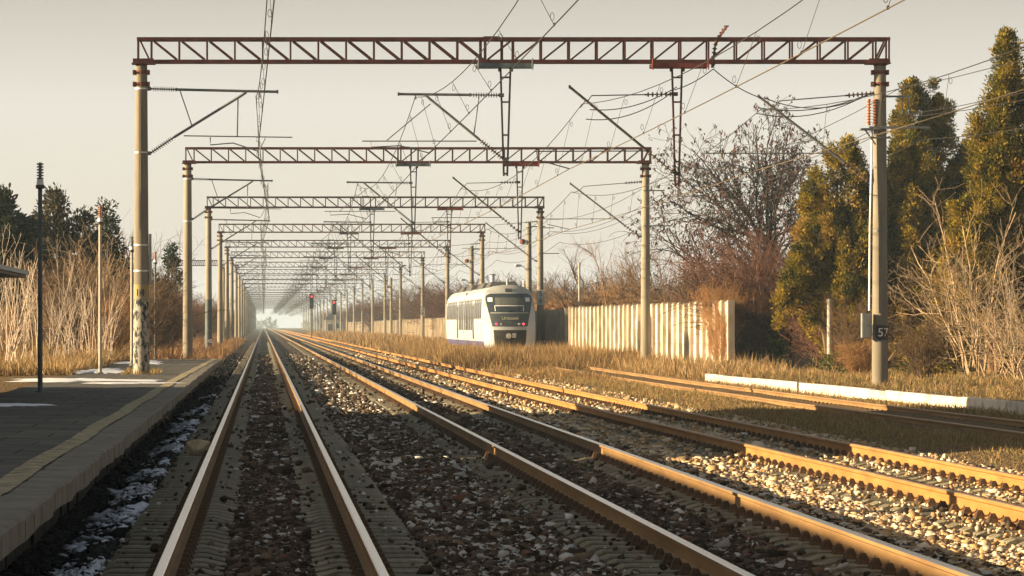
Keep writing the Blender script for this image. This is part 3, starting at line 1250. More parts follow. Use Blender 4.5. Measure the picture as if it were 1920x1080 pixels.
def build_right_extras(parent, x=RX):
    # arrester stacks
    for dx in (-.32, -.16):
        insulator((x + dx, -.12, 6.93), (x + dx, -.12, 7.62), .075, 8, M['insul_orange'], parent, 'surge_arrester', .035)
    mb = MB()
    mb.box((x + .48, -.2, 6.87), (1.6, .06, .06))
    mb.box((x - .3, -.18, 6.82), (.5, .35, .05))
    mb.box((x, -.19, 6.6), (.5, .05, .05))
    mb.bar((x - .42, -.2, 6.8), (x - .15, -.2, 6.42), .04, .04)
    mb.build('cross_arm', M['galv'], parent)
    mb = MB()
    mb.tube([(x - .23, -.16, 6.8), (x - .3, -.22, 4.2), (x - .32, -.24, 2.05)], .027, 8)
    mb.build('operating_rod', M['white_paint'], parent, True)
    mb = MB()
    mb.box((x - .40, -.2, 1.66), (.24, .22, .64))
    mb.box((x - .40, -.32, 1.82), (.20, .012, .28))
    mb.box((x - .40, -.32, 1.50), (.20, .012, .28))
    mb.build('switch_box', M['box_grey'], parent)
    mb = MB()
    mb.box((x + .42, -.1, 7.69), (.75, .05, .05))
    for dx in (.58, .74):
        mb.tube([(x + dx, -.1, 7.67), (x + dx, -.1, 7.35)], .014, 6)
        mb.lathe([(0, .02), (.03, .045), (.12, .045), (.15, .02)], (x + dx, -.1, 7.2))
    mb.build('feeder_arm', M['bluegrey'], parent)


build_right_extras(rpost)
band(RX, 1.28, 1.66, prad(1.28) + .006, prad(1.66) + .006, M['darksteel'], rpost, 'number_band')
for z in (1.26, 1.68, 4.15):
    band(RX, z - .018, z + .018, prad(z) + .012, prad(z) + .012, M['galv'], rpost, 'strap')
mb = MB()
mb.bar((RX - .17, -.18, 1.24), (RX - .17, -.18, 1.72), .045, .03)
mb.bar((RX - .26, -.2, 1.45), (RX - .08, -.22, 1.27), .02, .02)
mb.build('bracket', M['galv'], rpost)
text_mesh('5', .32, 'number', M['white_paint'], rpost, (RX - .02, -prad(1.4) - .012, 1.47), (R(90), 0, 0))
text_mesh('7', .32, 'number', M['white_paint'], rpost, (RX + .13, -prad(1.4) + .045, 1.47), (R(90), 0, R(35)))

# insulated hanger through the nearest beam and the jumper cables it carries
mb = MB()
mb.bar((11.9, -.1, 9.12), (12.18, -.2, 9.52), .08, .05)
mb.tube([(11.86, -.05, 8.9), (12.0, -.12, 9.25)], .02, 6)
for k in range(4):
    mb.box((12.0 + .06 * k, -.16, 9.28 + .085 * k), (.12, .06, .035))
hg = mb.build('hanger', M['rust_clamp'], g1)
insulator((11.83, -.05, 8.45), (11.9, -.1, 9.12), .07, 6, M['insul'], hg, 'insulator', .03)


def sag(p0, p1, d, n=10):
    p0, p1 = Vector(p0), Vector(p1)
    return [p0.lerp(p1, i / n) - Vector((0, 0, d * 4 * (i / n) * (1 - i / n))) for i in range(n + 1)]


for pts in (sag((11.85, -.05, 8.42), (13.05, 0, 7.68), .08), sag((11.85, -.05, 8.42), (10.75, 0, 7.85), .08),
            sag((13.2, 0, 7.66), (16.0, 0, 7.76), .32), sag((13.0, 0, 7.25), (15.9, 0, 7.74), .28), sag((8.5, 0, 7.1), (10.8, 0, 7.82), .25),
            sag((13.05, 0, 7.4), (15.8, 0, 7.7), .2), sag((8.6, 0, 7.35), (10.9, 0, 7.95), .2)):
    mb = MB()
    mb.tube(pts, .014, 6)
    mb.build('jumper_cable', M['wire'], g1)

# number plates
def plate(gi, text, w, h, z):
    p = kids(gantries[gi], 'post')[1]
    mb = MB()
    mb.box((RX, -.24, z), (w, .02, h))
    pl = mb.build('number_plate', M['signplate'], p)
    for k, ch in enumerate(text):
        text_mesh(ch, h * .5, 'number', M['black_paint'], pl, (RX, -.256, z + h * .23 * (1 - 2 * k)), (R(90), 0, 0))


plate(3, '56', .46, .86, 3.32)
plate(6, '58', .46, .86, 3.1)
for gi in (2, 3):
    p = kids(gantries[gi], 'post')[1]
    mb = MB()
    mb.box((RX + .5, -.15, 5.9), (1.2, .05, .05))
    mb.box((RX + .35, -.15, 7.4), (.9, .05, .05))
    mb.build('feeder_arm', M['galv'], p)
p = kids(gantries[3], 'post')[0]
band(LX, .0, 3.2, prad(0) + .004, prad(3.2) + .004, M['lamp_dark'], p, 'painted_band')
text_mesh('145', .3, 'number', M['white_paint'], p, (LX, -.235, .75), (R(90), 0, 0))
p = kids(gantries[2], 'post')[0]
for z in (6.1, 7.9):
    band(LX, z - .02, z + .02, prad(z) + .008, prad(z) + .008, M['strap'], p, 'strap')

# small gantry of the yard on the left, seen between the left posts
root = empty('yard_gantry', (0, 425, 0))
tag(root, 'small lattice gantry seen between the second and third left posts', 'gantry')
for x in (-11.0, -4.6):
    mb = MB()
    mb.tube([(x, 0, -.3), (x, 0, 8.5)], .2, 10, .15)
    mb.build('post', M['concrete_post'], root, True)
build_truss(root, -11.2, -4.4)


# ------------------------------------------------------------------ feeder poles with lamp heads on the right
def feeder_pole(x, y, h, label):
    root = empty('feeder_pole', (x, y, -.2))
    tag(root, label, 'pole', 'round concrete feeder poles beside the gantry posts')
    mb = MB()
    mb.tube([(0, 0, -.2), (0, 0, h)], .21, 16, .15)
    mb.build('pole', M['concrete_post'], root, True)
    mb = MB()
    for z in (h - .35, h - .75, h - 2.9):
        mb.lathe([(0, .19), (.06, .19)], (0, 0, z), n=14)
    mb.box((.45, 0, h - .25), (1.1, .06, .06))
    mb.build('clamp', M['darksteel'], root)
    mb = MB()
    mb.tube([(-.1, 0, h - 3.0), (-.35, -.2, h - 2.7), (-.5, -.25, h - 2.68)], .02, 6)
    ar = mb.build('lamp_arm', M['galv'], root)
    mb = MB()
    mb.lathe([(0, .03), (.1, .07), (.35, .09), (.45, .05)], (-.45, -.23, h - 2.66), (-.9, -.3, .05))
    mb.build('lamp_head', M['lamp_white'], ar, True)
    mb = MB()
    mb.lathe([(0, .02), (.05, .16), (.2, .2), (.3, .16), (.34, .02)], (-.38, 0, h - 1.35), (0, 0, 1), 12)
    mb.build('bell', M['rust_clamp'], root, True)


feeder_pole(16.3, 226, 8.2, 'shorter concrete pole just left of the post with the 56 plate')
feeder_pole(16.3, 288, 8.1, 'shorter concrete pole behind the middle of the train roof')
feeder_pole(16.3, 470, 8.0, 'far shorter concrete pole left of the post with the 58 plate')


# ------------------------------------------------------------------ overhead wires
def wire_r(y):
    return .008 + .000028 * y          # stays a thin line when far off


def catenary(label, cx, cz, mx, mz, sagm, stag=0, m_contact='wire', y_end=1400, ndrop=70):
    root = empty('overhead_line', (cx, 97, cz))
    tag(root, label, 'overhead wire', 'overhead contact lines above the four tracks')
    ys_s = [y for y in GY_ if y <= y_end]

    def off(i):
        return 0 if stag == 0 else (stag if i % 2 == 0 else -stag)

    def vtube(pts, name, m, k=1.0):
        n = 5
        v, f = [], []
        for p in pts:
            r = wire_r(p[1]) * k
            for j in range(n):
                a = j / n * 6.2832
                v.append((p[0] - cx + math.cos(a) * r, p[1] - 97, p[2] - cz + math.sin(a) * r))
        for i in range(len(pts) - 1):
            for j in range(n):
                f.append((i * n + j, i * n + (j + 1) % n, (i + 1) * n + (j + 1) % n, (i + 1) * n + j))
        mb = MB()
        mb._add(v, f)
        return mb.build(name, m, root, True)
    cp, mp, dp = [], [], []
    for i in range(len(ys_s) - 1):
        y0, y1 = ys_s[i], ys_s[i + 1]
        steps = 16 if i < 6 else 6
        for k in range(steps):
            t = k / steps
            y = y0 + (y1 - y0) * t
            o = off(i) * (1 - t) + off(i + 1) * t
            cp.append((cx + o, y, cz - .06 * 4 * t * (1 - t)))
            mp.append((mx + o, y, mz - sagm * 4 * t * (1 - t)))
        nd = 8 if i < 8 else 5
        for k in range(nd):
            t = (k + .5) / nd
            y = y0 + (y1 - y0) * t
            o = off(i) * (1 - t) + off(i + 1) * t
            dp.append(((cx + o, y, cz - .24 * t * (1 - t)), (mx + o, y, mz - sagm * 4 * t * (1 - t))))
    vtube(cp, 'contact_wire', M[m_contact], 1.1)
    vtube(mp, 'messenger_wire', M['wire'])
    rest = MB()
    for k, (a, b_) in enumerate(dp):
        mb = MB() if k < ndrop else rest
        A = Vector((a[0] - cx, a[1] - 97, a[2] - cz))
        B = Vector((b_[0] - cx, b_[1] - 97, b_[2] - cz))
        r = wire_r(a[1]) * .5
        mb.tube([A, B], r, 4)
        if k < 26:
            mb.tube([A + Vector((-.03 + .03 * math.cos(t_), 0, .13 + .06 * math.sin(t_))) for t_ in np.linspace(0, 6.2, 10)], r, 4)
            mb.box(A + Vector((0, 0, .01)), (.025, .06, .05))
            mb.tube([B + Vector((.03 - .03 * math.cos(t_), 0, -.13 + .06 * math.sin(t_))) for t_ in np.linspace(0, 6.2, 10)], r, 4)
        if k < ndrop:
            mb.build('dropper', M['wire'], root)
    o = rest.build('dropper_run', M['wire'], root)
    o['kind'] = 'stuff'


catenary('overhead line with hangers above the straight track beside the platform', 0.05, 6.25, 0.0, 7.72, 1.0, .2)
catenary('overhead line with hangers above the second track from the platform', 4.35, 6.2, 4.0, 7.68, 1.0)
catenary('overhead line with coppery contact wire above the orange rusted track', 8.05, 5.78, 8.4, 7.5, .85, 0, 'copper')
catenary('overhead line with coppery contact wire above the siding beside the white kerb', 13.0, 5.75, 13.1, 7.35, .9, 0, 'copper', 700)


def feeder(label, x, z, sg, y_end=900):
    mb = MB()
    ys_s = [y for y in GY_ if y <= y_end]
    v, f = [], []
    pts = []
    for i in range(len(ys_s) - 1):
        for k in range(8):
            t = k / 8
            pts.append((x, ys_s[i] + (ys_s[i + 1] - ys_s[i]) * t, z - sg * 4 * t * (1 - t)))
    n = 5
    for p in pts:
        r = wire_r(p[1]) * .9
        for j in range(n):
            a = j / n * 6.2832
            v.append((p[0] + math.cos(a) * r, p[1], p[2] + math.sin(a) * r))
    for i in range(len(pts) - 1):
        for j in range(n):
            f.append((i * n + j, i * n + (j + 1) % n, (i + 1) * n + (j + 1) % n, (i + 1) * n + j))
    mb._add(v, f)
    o = mb.build('feeder_wire', M['wire'], None, True)
    tag(o, label, 'wire', 'feeder wires along the right posts')


feeder('dark feeder wire running level with the top of the right posts', 16.75, 7.9, .5)
feeder('inner of the two feeder wires hanging from the small arm right of the nearest post', 16.85, 7.2, .5)
feeder('outer of the two feeder wires hanging from the small arm right of the nearest post', 17.05, 7.15, .6)
feeder('lowest feeder wire, below the long cross arm on the nearest right post', 17.35, 6.55, .6)


# ------------------------------------------------------------------ ribbed concrete fence
def fence(label, p0, p1, bay, z0, z1, post_d=.26, group=None, vary=1):
    a, b_ = Vector((p0[0], p0[1], 0)), Vector((p1[0], p1[1], 0))
    d = b_ - a
    L = d.length
    ang = math.atan2(-d.x, d.y)
    root = empty('concrete_fence', (a.x, a.y, 0), ang)
    tag(root, label, 'fence', group)
    n = int(L / bay)
    for i in range(n + 1):
        hz = z1 + (rng.normal(0, .02) if vary else 0)
        mb = MB()
        mb.box((-.02, i * bay, (z0 + hz + .03) / 2), (post_d, .16, hz - z0 + .06))
        mb.build('fence_post', M['fence_post'], root)
        if i == n:
            break
        mb = MB()
        k = 5
        hh = (z1 - z0) / k
        for j in range(k):
            mb.box((.03 + rng.normal(0, .006), (i + .5) * bay, z0 + (j + .5) * hh + (hz - z1)), (.07, bay - .165, hh - .018))
        mb.build('fence_slab', M['fence_slab'], root)
    return root


fence('sunlit whitewashed concrete fence with close ribs behind the second right post', (18.06, 142), (16.62, 199.5), 1.72, -.25, 2.62)
fence('fence stretch in dark shadow beside the train, left of the sunlit ribbed fence', (16.62, 201.2), (17.0, 240), 1.72, -.25, 2.55)
FG = 'fence stretches beyond the train'
fence('nearest of the pale fence stretches beyond the train, touching its left edge', (17.4, 350), (17.6, 470), 3.0, -.2, 2.4, .3, FG, 0)
fence('middle pale fence stretch beyond the train, behind the post with the 58 plate', (17.6, 480), (17.6, 590), 3.4, -.2, 2.4, .3, FG, 0)
fence('farthest pale fence stretch, ending in the tall dry grass', (17.6, 610), (17.6, 760), 4.0, -.2, 2.4, .3, FG, 0)


# ------------------------------------------------------------------ whitewashed kerb of the low right platform
root = empty('kerb', (14, 95, 0))
tag(root, 'whitewashed block kerb along the overgrown low platform, its near end in shadow', 'kerb')
y = 56.0
while y < 115:
    x, x2 = float(kerb_x(y)), float(kerb_x(y + 2.0))
    mb = MB()
    a = math.atan2(-(x2 - x), 2.0)
    mb.box(((x + x2) / 2 - 14 + .08, y + 1.0 - 95, -.04 + rng.normal(0, .006)), (.18, 1.97, .36), Matrix.Rotation(a, 3, 'Z'))
    o = mb.build('kerb_block', M['kerb'], root)
    bv = o.modifiers.new('soft edge', 'BEVEL')
    bv.width = .02
    bv.segments = 2
    y += 2.0


# ------------------------------------------------------------------ train
def train():
    root = empty('diesel_train', (13.42, 200, 0), R(0))
    tag(root, 'white two car diesel train with a dark glazed nose standing in dry grass', 'train')
    zs = np.array([.45, .6, .9, 1.3, 1.8, 2.3, 2.7, 3.0, 3.25, 3.45, 3.62, 3.75, 3.84, 3.89])
    ws = np.array([1.28, 1.34, 1.39, 1.41, 1.42, 1.42, 1.41, 1.39, 1.34, 1.26, 1.13, .95, .66, .3])

    def W(z):
        return float(np.interp(z, zs, ws))

    def yf(x, z):
        r = 0 if z < 1.2 else .42 * (z - 1.2) + .13 * (z - 1.2) ** 2
        return r * .9 + .55 * (abs(x) / 1.42) ** 2.4

    LEN = 41.6
    mb = MB()
    nx_ = 15
    v, f = [], []
    for z in zs:
        w = W(z)
        for j in range(nx_):
            x = w * (-1 + 2 * j / (nx_ - 1))
            v.append((x, yf(x, z), z))
    for i in range(len(zs) - 1):
        for j in range(nx_ - 1):
            f.append((i * nx_ + j, i * nx_ + j + 1, (i + 1) * nx_ + j + 1, (i + 1) * nx_ + j))
    # sides and roof, front car then rear car with a gap between
    for (ya, yb) in ((None, 20.5), (21.0, LEN)):
        b0 = len(v)
        for s in (-1, 1):
            for z in zs:
                w = W(z)
                v.append((s * w, yf(w, z) if ya is None else ya, z))
                v.append((s * w, yb, z))
        k = len(zs)
        for i in range(k - 1):
            p = b0 + 2 * i
            f.append((p, p + 2, p + 3, p + 1))
            p = b0 + 2 * k + 2 * i
            f.append((p, p + 1, p + 3, p + 2))
        p, q_ = b0 + 2 * (k - 1), b0 + 2 * k + 2 * (k - 1)
        f.append((p, q_, q_ + 1, p + 1))
        f.append((b0, b0 + 1, b0 + 2 * k + 1, b0 + 2 * k))
        f.append(tuple([b0 + 1 + 2 * i for i in range(k)] + [b0 + 2 * k + 1 + 2 * i for i in reversed(range(k))]))
        if ya is not None:
            f.append(tuple([b0 + 2 * i for i in reversed(range(k))] + [b0 + 2 * k + 2 * i for i in range(k)]))
    mb._add(v, f)
    body = mb.build('body', M['train_white'], root, True)

    def front(name, rows, m, off=.012, parent=root, nn=12):
        """patch on the nose: rows = (z, x left, x right)"""
        zz = np.linspace(rows[0][0], rows[-1][0], 10)
        R_ = np.array(rows)
        v, f = [], []
        for z in zz:
            a, b_ = np.interp(z, R_[:, 0], R_[:, 1]), np.interp(z, R_[:, 0], R_[:, 2])
            for j in range(nn):
                x = a + (b_ - a) * j / (nn - 1)
                v.append((x, yf(x, z) - off, z))
        n0 = len(v)
        v += [(p[0], p[1] + .03, p[2]) for p in v]
        for i in range(9):
            for j in range(nn - 1):
                f.append((i * nn + j, i * nn + j + 1, (i + 1) * nn + j + 1, (i + 1) * nn + j))
        for i in range(9):
            f.append((i * nn, (i + 1) * nn, n0 + (i + 1) * nn, n0 + i * nn))
            f.append((i * nn + nn - 1, n0 + i * nn + nn - 1, n0 + (i + 1) * nn + nn - 1, (i + 1) * nn + nn - 1))
        for j in range(nn - 1):
            f.append((j, n0 + j, n0 + j + 1, j + 1))
            f.append((9 * nn + j, 9 * nn + j + 1, n0 + 9 * nn + j + 1, n0 + 9 * nn + j))
        mb = MB()
        mb._add(v, f)
        return mb.build(name, m, parent, True)
    hood = front('nose_hood', [(3.24, -1.33, 1.33), (3.45, -1.25, 1.25), (3.62, -1.12, 1.12), (3.75, -.94, .94), (3.87, -.45, .45)], M['train_grey'], .012)
    front('nose_hood', [(2.75, -1.40, -1.2), (3.3, -1.315, -1.24)], M['train_grey'], .012)
    front('nose_hood', [(2.75, 1.2, 1.40), (3.3, 1.24, 1.315)], M['train_grey'], .012)
    mb = MB()
    mb.box((0, yf(0, 3.6) - .03, 3.6), (.36, .04, .24), Matrix.Rotation(R(-45), 3, 'X'))
    mb.build('top_marker', M['train_dark'], root)
    ws_ = front('windscreen', [(2.36, -1.13, 1.13), (2.7, -1.2, 1.2), (3.1, -1.27, 1.27), (3.3, -1.24, 1.24), (3.42, -1.02, 1.02)], M['train_glass'], .03)
    front('sunblind', [(2.78, -.76, .76), (3.2, -.76, .76)], M['pale_blind'], .038, ws_)
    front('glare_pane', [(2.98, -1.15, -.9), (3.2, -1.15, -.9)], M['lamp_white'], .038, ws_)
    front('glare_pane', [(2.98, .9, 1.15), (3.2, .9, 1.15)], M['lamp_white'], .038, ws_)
    front('wiper_bar', [(2.73, -.8, .8), (2.765, -.8, .8)], M['white_paint'], .055, ws_)
    front('wiper_bar', [(2.45, -.78, -.75), (2.73, -.81, -.78)], M['white_paint'], .055, ws_)
    front('wiper_bar', [(2.45, .75, .78), (2.73, .78, .81)], M['white_paint'], .055, ws_)
    mb = MB()
    mb.bar((-.1, yf(0, 2.4) - .06, 2.42), (.25, yf(0, 2.55) - .06, 2.55), .03, .05)
    mb.build('wiper', M['black_paint'], ws_)
    pn = front('lower_panel', [(1.62, -.96, .96), (1.9, -1.02, 1.02), (2.36, -1.12, 1.12)], M['train_dark'], .026)
    front('panel_seam', [(2.34, -1.03, 1.03), (2.38, -1.04, 1.04)], M['train_grey'], .034)
    front('bumper_strip', [(1.42, -.91, .91), (1.6, -.90, .90)], M['train_grey'], .06)
    text_mesh('Urziceni', .27, 'destination', M['letters'], pn, (0, yf(0, 2.05) - .06, 2.06), (R(68), 0, 0))
    for s in (-1, 1):
        for (dx, m_, r, nm) in ((.74, M['tail_lamp'], .07, 'tail_lamp'), (.49, M['chrome'], .065, 'headlight')):
            x = s * dx
            mb = MB()
            mb.lathe([(0, r), (.04, r), (.05, r * .5)], (x, yf(x, 1.75) - .02, 1.75), (0, -1, 0), 12)
            mb.build(nm, m_, pn, True)
    front('nose_recess', [(.46, -.82, .82), (1.1, -.88, .88), (1.42, -.9, .9)], M['train_under'], .03)
    mb = MB()
    mb.box((0, -.18, 1.1), (.5, .35, .34))
    mb.cur = 1
    mb.lathe([(0, .13), (.12, .15), (.13, .05)], (-.12, -.36, 1.1), (0, -1, 0), 12)
    mb.box((.18, -.4, 1.12), (.2, .1, .24))
    mb.build('coupler', [M['train_under'], M['chrome']], root)

    def side(name, y0, y1, z0, z1, m, sx=-1, off=.012, parent=root):
        mb = MB()
        zz = np.linspace(z0, z1, 5)
        v, f = [], []
        for z in zz:
            for o_ in (off, -.03):
                for y_ in (y0, y1):
                    v.append((sx * (W(z) + o_), y_, z))
        for i in range(4):
            a = i * 4
            f.append((a, a + 4, a + 5, a + 1))
            f.append((a + 1, a + 5, a + 7, a + 3))
            f.append((a, a + 2, a + 6, a + 4))
        f.append((0, 1, 3, 2))
        f.append((16, 18, 19, 17))
        mb._add(v, f)
        return mb.build(name, m, parent, True)
    for sx in (-1, 1):
        for (ya, yb) in ((1.3, 20.4), (21.1, 41.5)):
            side('skirt', ya, yb, .47, .8, M['train_blue'], sx, .008)
        side('window_band', 2.6, 20.3, 2.02, 3.16, M['window_band'], sx, .005)
        side('window_band', 21.15, 41.2, 2.02, 3.16, M['window_band'], sx, .005)
        # driver's window, slanted row, then passenger windows and doors
        for k, ya in enumerate([2.9, 4.7, 6.4, 8.1, 11.9, 13.6, 15.3, 17.0, 18.7, 21.5, 23.2, 24.9, 28.9, 30.6, 32.3, 34.0, 35.7, 37.4, 39.1]):
            low = (11 < ya < 27)
            side('window', ya, ya + 1.2, 1.4 if low else 2.08, 3.1, M['side_glass'], sx)
        for ya in (10.0, 27.0):
            d = side('door', ya, ya + 1.35, .6, 3.1, M['train_grey'], sx, .01)
            side('door_glass', ya + .1, ya + .6, .9, 2.8, M['side_glass'], sx, .018, d)
            side('door_glass', ya + .75, ya + 1.25, .9, 2.8, M['side_glass'], sx, .018, d)
        side('red_mark', 9.0, 9.35, .2 + .26, .82, M['train_red'], sx, .014)
    mb = MB()
    mb.box((0, 20.75, 2.0), (2.5, .46, 3.2))
    mb.build('gangway', M['train_under'], root)
    for (ya, yb) in ((4.5, 9.5), (11, 18.5), (23, 30), (32, 38)):
        mb = MB()
        a, h = .95, 4.12
        v = [(-a, ya, 3.6), (a, ya, 3.6), (a, yb, 3.6), (-a, yb, 3.6), (-a * .7, ya + 1.1, h), (a * .7, ya + 1.1, h), (a * .7, yb - 1.1, h), (-a * .7, yb - 1.1, h)]
        mb._add(v, [(4, 5, 6, 7), (0, 1, 5, 4), (1, 2, 6, 5), (2, 3, 7, 6), (3, 0, 4, 7)])
        mb.build('roof_unit', M['roof_dark'], root)
    mb = MB()
    mb.tube([(-.35, 10.2, 3.7), (-.35, 10.2, 4.55)], .14, 12)
    mb.cur = 1
    mb.lathe([(0, .16), (.05, .16)], (-.35, 10.2, 4.55))
    mb.build('exhaust_stack', [M['train_white'], M['roof_dark']], root)
    mb = MB()
    mb.tube([(.05, 3.6, 3.7), (.05, 3.6, 4.25)], .03, 8)
    mb.tube([(1.0, 4.2, 3.6), (1.0, 4.2, 4.2)], .03, 8)
    mb.build('aerial', M['white_paint'], root)
    for (ya) in (3.6, 20.75, 37.5):
        mb = MB()
        mb.box((0, ya, .55), (1.9, 2.6, .35))
        bo = mb.build('bogie', M['train_under'], root)
        for dy in (-.95, .95):
            for s in (-1, 1):
                mb = MB()
                mb.lathe([(0, .42), (.11, .42), (.13, .45), (.135, .2)], (s * .69, ya + dy, .42), (s, 0, 0), 20)
                mb.build('wheel', M['train_under'], bo)
    mb = MB()
    mb.box((0, 12, .62), (2.2, 12, .4))
    mb.box((0, 30, .62), (2.2, 12, .4))
    mb.build('underframe', M['train_under'], root)


train()


# ------------------------------------------------------------------ signals and hut far down the line
def signal(x, y, zc, label, n=3, lit=0, post=True):
    root = empty('railway_signal', (x, y, -.2))
    tag(root, label, 'signal')
    z = zc + .2
    mb = MB()
    mb.tube([(0, 0, -.2), (0, 0, z + 1.0)], .09, 10)
    mb.box((0, .12, z - 1.0), (.7, .4, .06))
    mb.build('mast', M['darksteel'], root)
    mb = MB()
    mb.box((0, -.16, z), (.55, .2, 2.0))
    mb.box((0, -.14, z + 1.12), (.3, .2, .1))
    hd = mb.build('signal_head', M['black_paint'], root)
    for k in range(n):
        zz = z + .65 - .65 * k
        mb = MB()
        mb.lathe([(0, .15), (.05, .15), (.06, .08)], (0, -.26, zz), (0, -1, 0), 12)
        mb.build('lens', M['red_lamp'] if k == lit else M['window_dark'], hd)
        mb = MB()
        mb.box((0, -.38, zz + .17), (.32, .26, .02))
        mb.build('hood', M['black_paint'], hd)


signal(6.55, 500, 5.0, 'left of two dark signals showing a red light far down the line', 3, 0)
signal(9.6, 500, 4.2, 'right of two dark signals showing a red light, in front of the hut roof', 3, 0)

root = empty('trackside_hut', (16.8, 880, 0))
tag(root, 'small hut with a dark pitched roof far down the line behind the signals', 'hut')
mb = MB()
mb.box((0, 0, 1.5), (4.2, 5, 3.4))
mb.build('wall', M['house_wall'], root)
mb = MB()
mb._add([(-2.5, -2.8, 3.15), (2.5, -2.8, 3.15), (2.5, 2.8, 3.15), (-2.5, 2.8, 3.15), (0, -2.8, 5.4), (0, 2.8, 5.4)], [(0, 1, 4), (1, 2, 5, 4), (2, 3, 5), (3, 0, 4, 5), (0, 3, 2, 1)])
mb.build('roof', M['house_roof'], root)
mb = MB()
mb.box((.8, -2.52, 1.7), (1.0, .06, 1.1))
mb.build('window', M['window_dark'], root)
mb = MB()
mb.box((-.9, -2.52, 1.0), (1.0, .06, 2.1))
mb.build('door', M['bark_dark'], root)


# ------------------------------------------------------------------ vegetation generators
def norm(a):
    return a / np.maximum(np.linalg.norm(a, axis=-1, keepdims=True), 1e-9)


def grow(P, D, Ln, Rd, segs, wob, grav, r, taper=.35):
    """polyline branches, vectorised; returns node positions (n, segs+1, 3) and radii"""
    n = len(P)
    pts = [P]
    d = D.copy()
    p = P.copy()
    for s in range(segs):
        d = norm(d + r.normal(0, wob, (n, 3)) + np.array([0, 0, grav]))
        p = p + d * (Ln / segs)[:, None]
        pts.append(p)
    N = np.stack(pts, 1)
    t = np.linspace(1, taper, segs + 1)
    return N, Rd[:, None] * t[None]


def prisms(N, Rr, rmin):
    n, k, _ = N.shape
    A, B = N[:, :-1].reshape(-1, 3), N[:, 1:].reshape(-1, 3)
    ra, rb = np.maximum(Rr[:, :-1].ravel(), rmin), np.maximum(Rr[:, 1:].ravel(), rmin)
    d = norm(B - A)
    ref = np.where(np.abs(d[:, 2:3]) < .9, np.array([[0, 0, 1.]]), np.array([[1., 0, 0]]))
    u = norm(np.cross(d, ref))
    w = np.cross(u, d)
    vs = []
    for j in range(3):
        a = j * 2.0944
        o = u * math.cos(a) + w * math.sin(a)
        vs.append(A + o * ra[:, None])
        vs.append(B + o * rb[:, None])
    V = np.stack(vs, 1).reshape(-1, 3)
    m = len(A)
    base = (np.arange(m) * 6)[:, None]
    q = np.concatenate([base + np.array([[0, 2, 3, 1]]), base + np.array([[2, 4, 5, 3]]), base + np.array([[4, 0, 1, 5]])])
    return V, q


def children(N, Rr, per, r, spread, ln, ln_var, lo=.2, hi=1.0, rk=.6):
    n, k, _ = N.shape
    ii = np.repeat(np.arange(n), per)
    t = r.uniform(lo, hi, len(ii)) * (k - 1)
    i0 = np.clip(t.astype(int), 0, k - 2)
    fr = (t - i0)[:, None]
    P = N[ii, i0] * (1 - fr) + N[ii, i0 + 1] * fr
    D = norm(N[ii, i0 + 1] - N[ii, i0])
    D = norm(D + r.normal(0, spread, (len(ii), 3)))
    L = np.array(ln) * r.uniform(1 - ln_var, 1 + ln_var, len(ii)) * (1.15 - .5 * t / (k - 1))
    Rd = Rr[ii, i0] * rk
    return P, D, L, Rd


def bush_mesh(seed, stems=16, h=3.2, lean=.45, r0=.03, base=.35, per=(9, 6), lens=(1.1, .5), wob=.10, grav=.03, rmin=.006, spread=(.5, .6)):
    r = np.random.default_rng(seed)
    a = r.uniform(0, 6.283, stems)
    b_ = base * np.sqrt(r.random(stems))
    P = np.stack([np.cos(a) * b_, np.sin(a) * b_, np.full(stems, -.15)], -1)
    D = norm(np.stack([np.cos(a) * r.uniform(0, lean, stems), np.sin(a) * r.uniform(0, lean, stems), np.ones(stems)], -1))
    L = h * r.uniform(.6, 1.08, stems)
    N, Rr = grow(P, D, L, np.full(stems, r0) * r.uniform(.6, 1.2, stems), 8, wob, grav, r)
    out = [prisms(N, Rr, rmin)]
    P, D, L, Rd = children(N, Rr, per[0], r, spread[0], lens[0], .5)
    N2, R2 = grow(P, D, L, Rd, 5, wob * 1.3, grav, r)
    out.append(prisms(N2, R2, rmin))
    if per[1]:
        P, D, L, Rd = children(N2, R2, per[1], r, spread[1], lens[1], .5)
        N3, R3 = grow(P, D, L, Rd, 3, wob * 1.5, grav, r)
        out.append(prisms(N3, R3, rmin * .85))
    off = 0
    V, Q = [], []
    for v, q in out:
        V.append(v)
        Q.append(q + off)
        off += len(v)
    return np.concatenate(V), np.concatenate(Q)


def mesh_obj(name, V, Q, m):
    me_o = fast_mesh(name, V, quads=Q, m=m)
    return me_o


BUSH = {}
specs = {
    'brown': dict(stems=22, h=3.3, lean=.55, r0=.028, per=(10, 7), lens=(1.2, .55), m='bark_brown'),
    'red': dict(stems=34, h=3.0, lean=.6, r0=.022, per=(12, 8), lens=(1.0, .5), m='bark_red'),
    'orange': dict(stems=30, h=2.8, lean=.6, r0=.02, per=(10, 6), lens=(.9, .45), m='bark_orange'),
    'pale': dict(stems=24, h=4.2, lean=.42, r0=.019, per=(2, 3), lens=(1.4, .5), m='bark_pale', wob=.07, spread=(.22, .45), base=1.0, rmin=.005),
    'wild': dict(stems=12, h=4.2, lean=.6, r0=.035, per=(9, 6), lens=(1.7, .7), m='bark_wild', wob=.14, spread=(.6, .7), base=.6, rmin=.005),
    'tree': dict(stems=5, h=5.2, lean=.35, r0=.085, per=(16, 9), lens=(2.3, .9), m='bark_brown', base=.2, wob=.12),
}
for k, s in specs.items():
    m_ = s.pop('m')
    BUSH[k] = []
    for j in range(3):
        V, Q = bush_mesh(100 + 7 * j + len(k), **s)
        BUSH[k].append(fast_mesh('bare_shrub', V, quads=Q, m=M[m_]).data)
for o in [o for o in col.objects if o.name.startswith('bare_shrub')]:
    bpy.data.objects.remove(o)


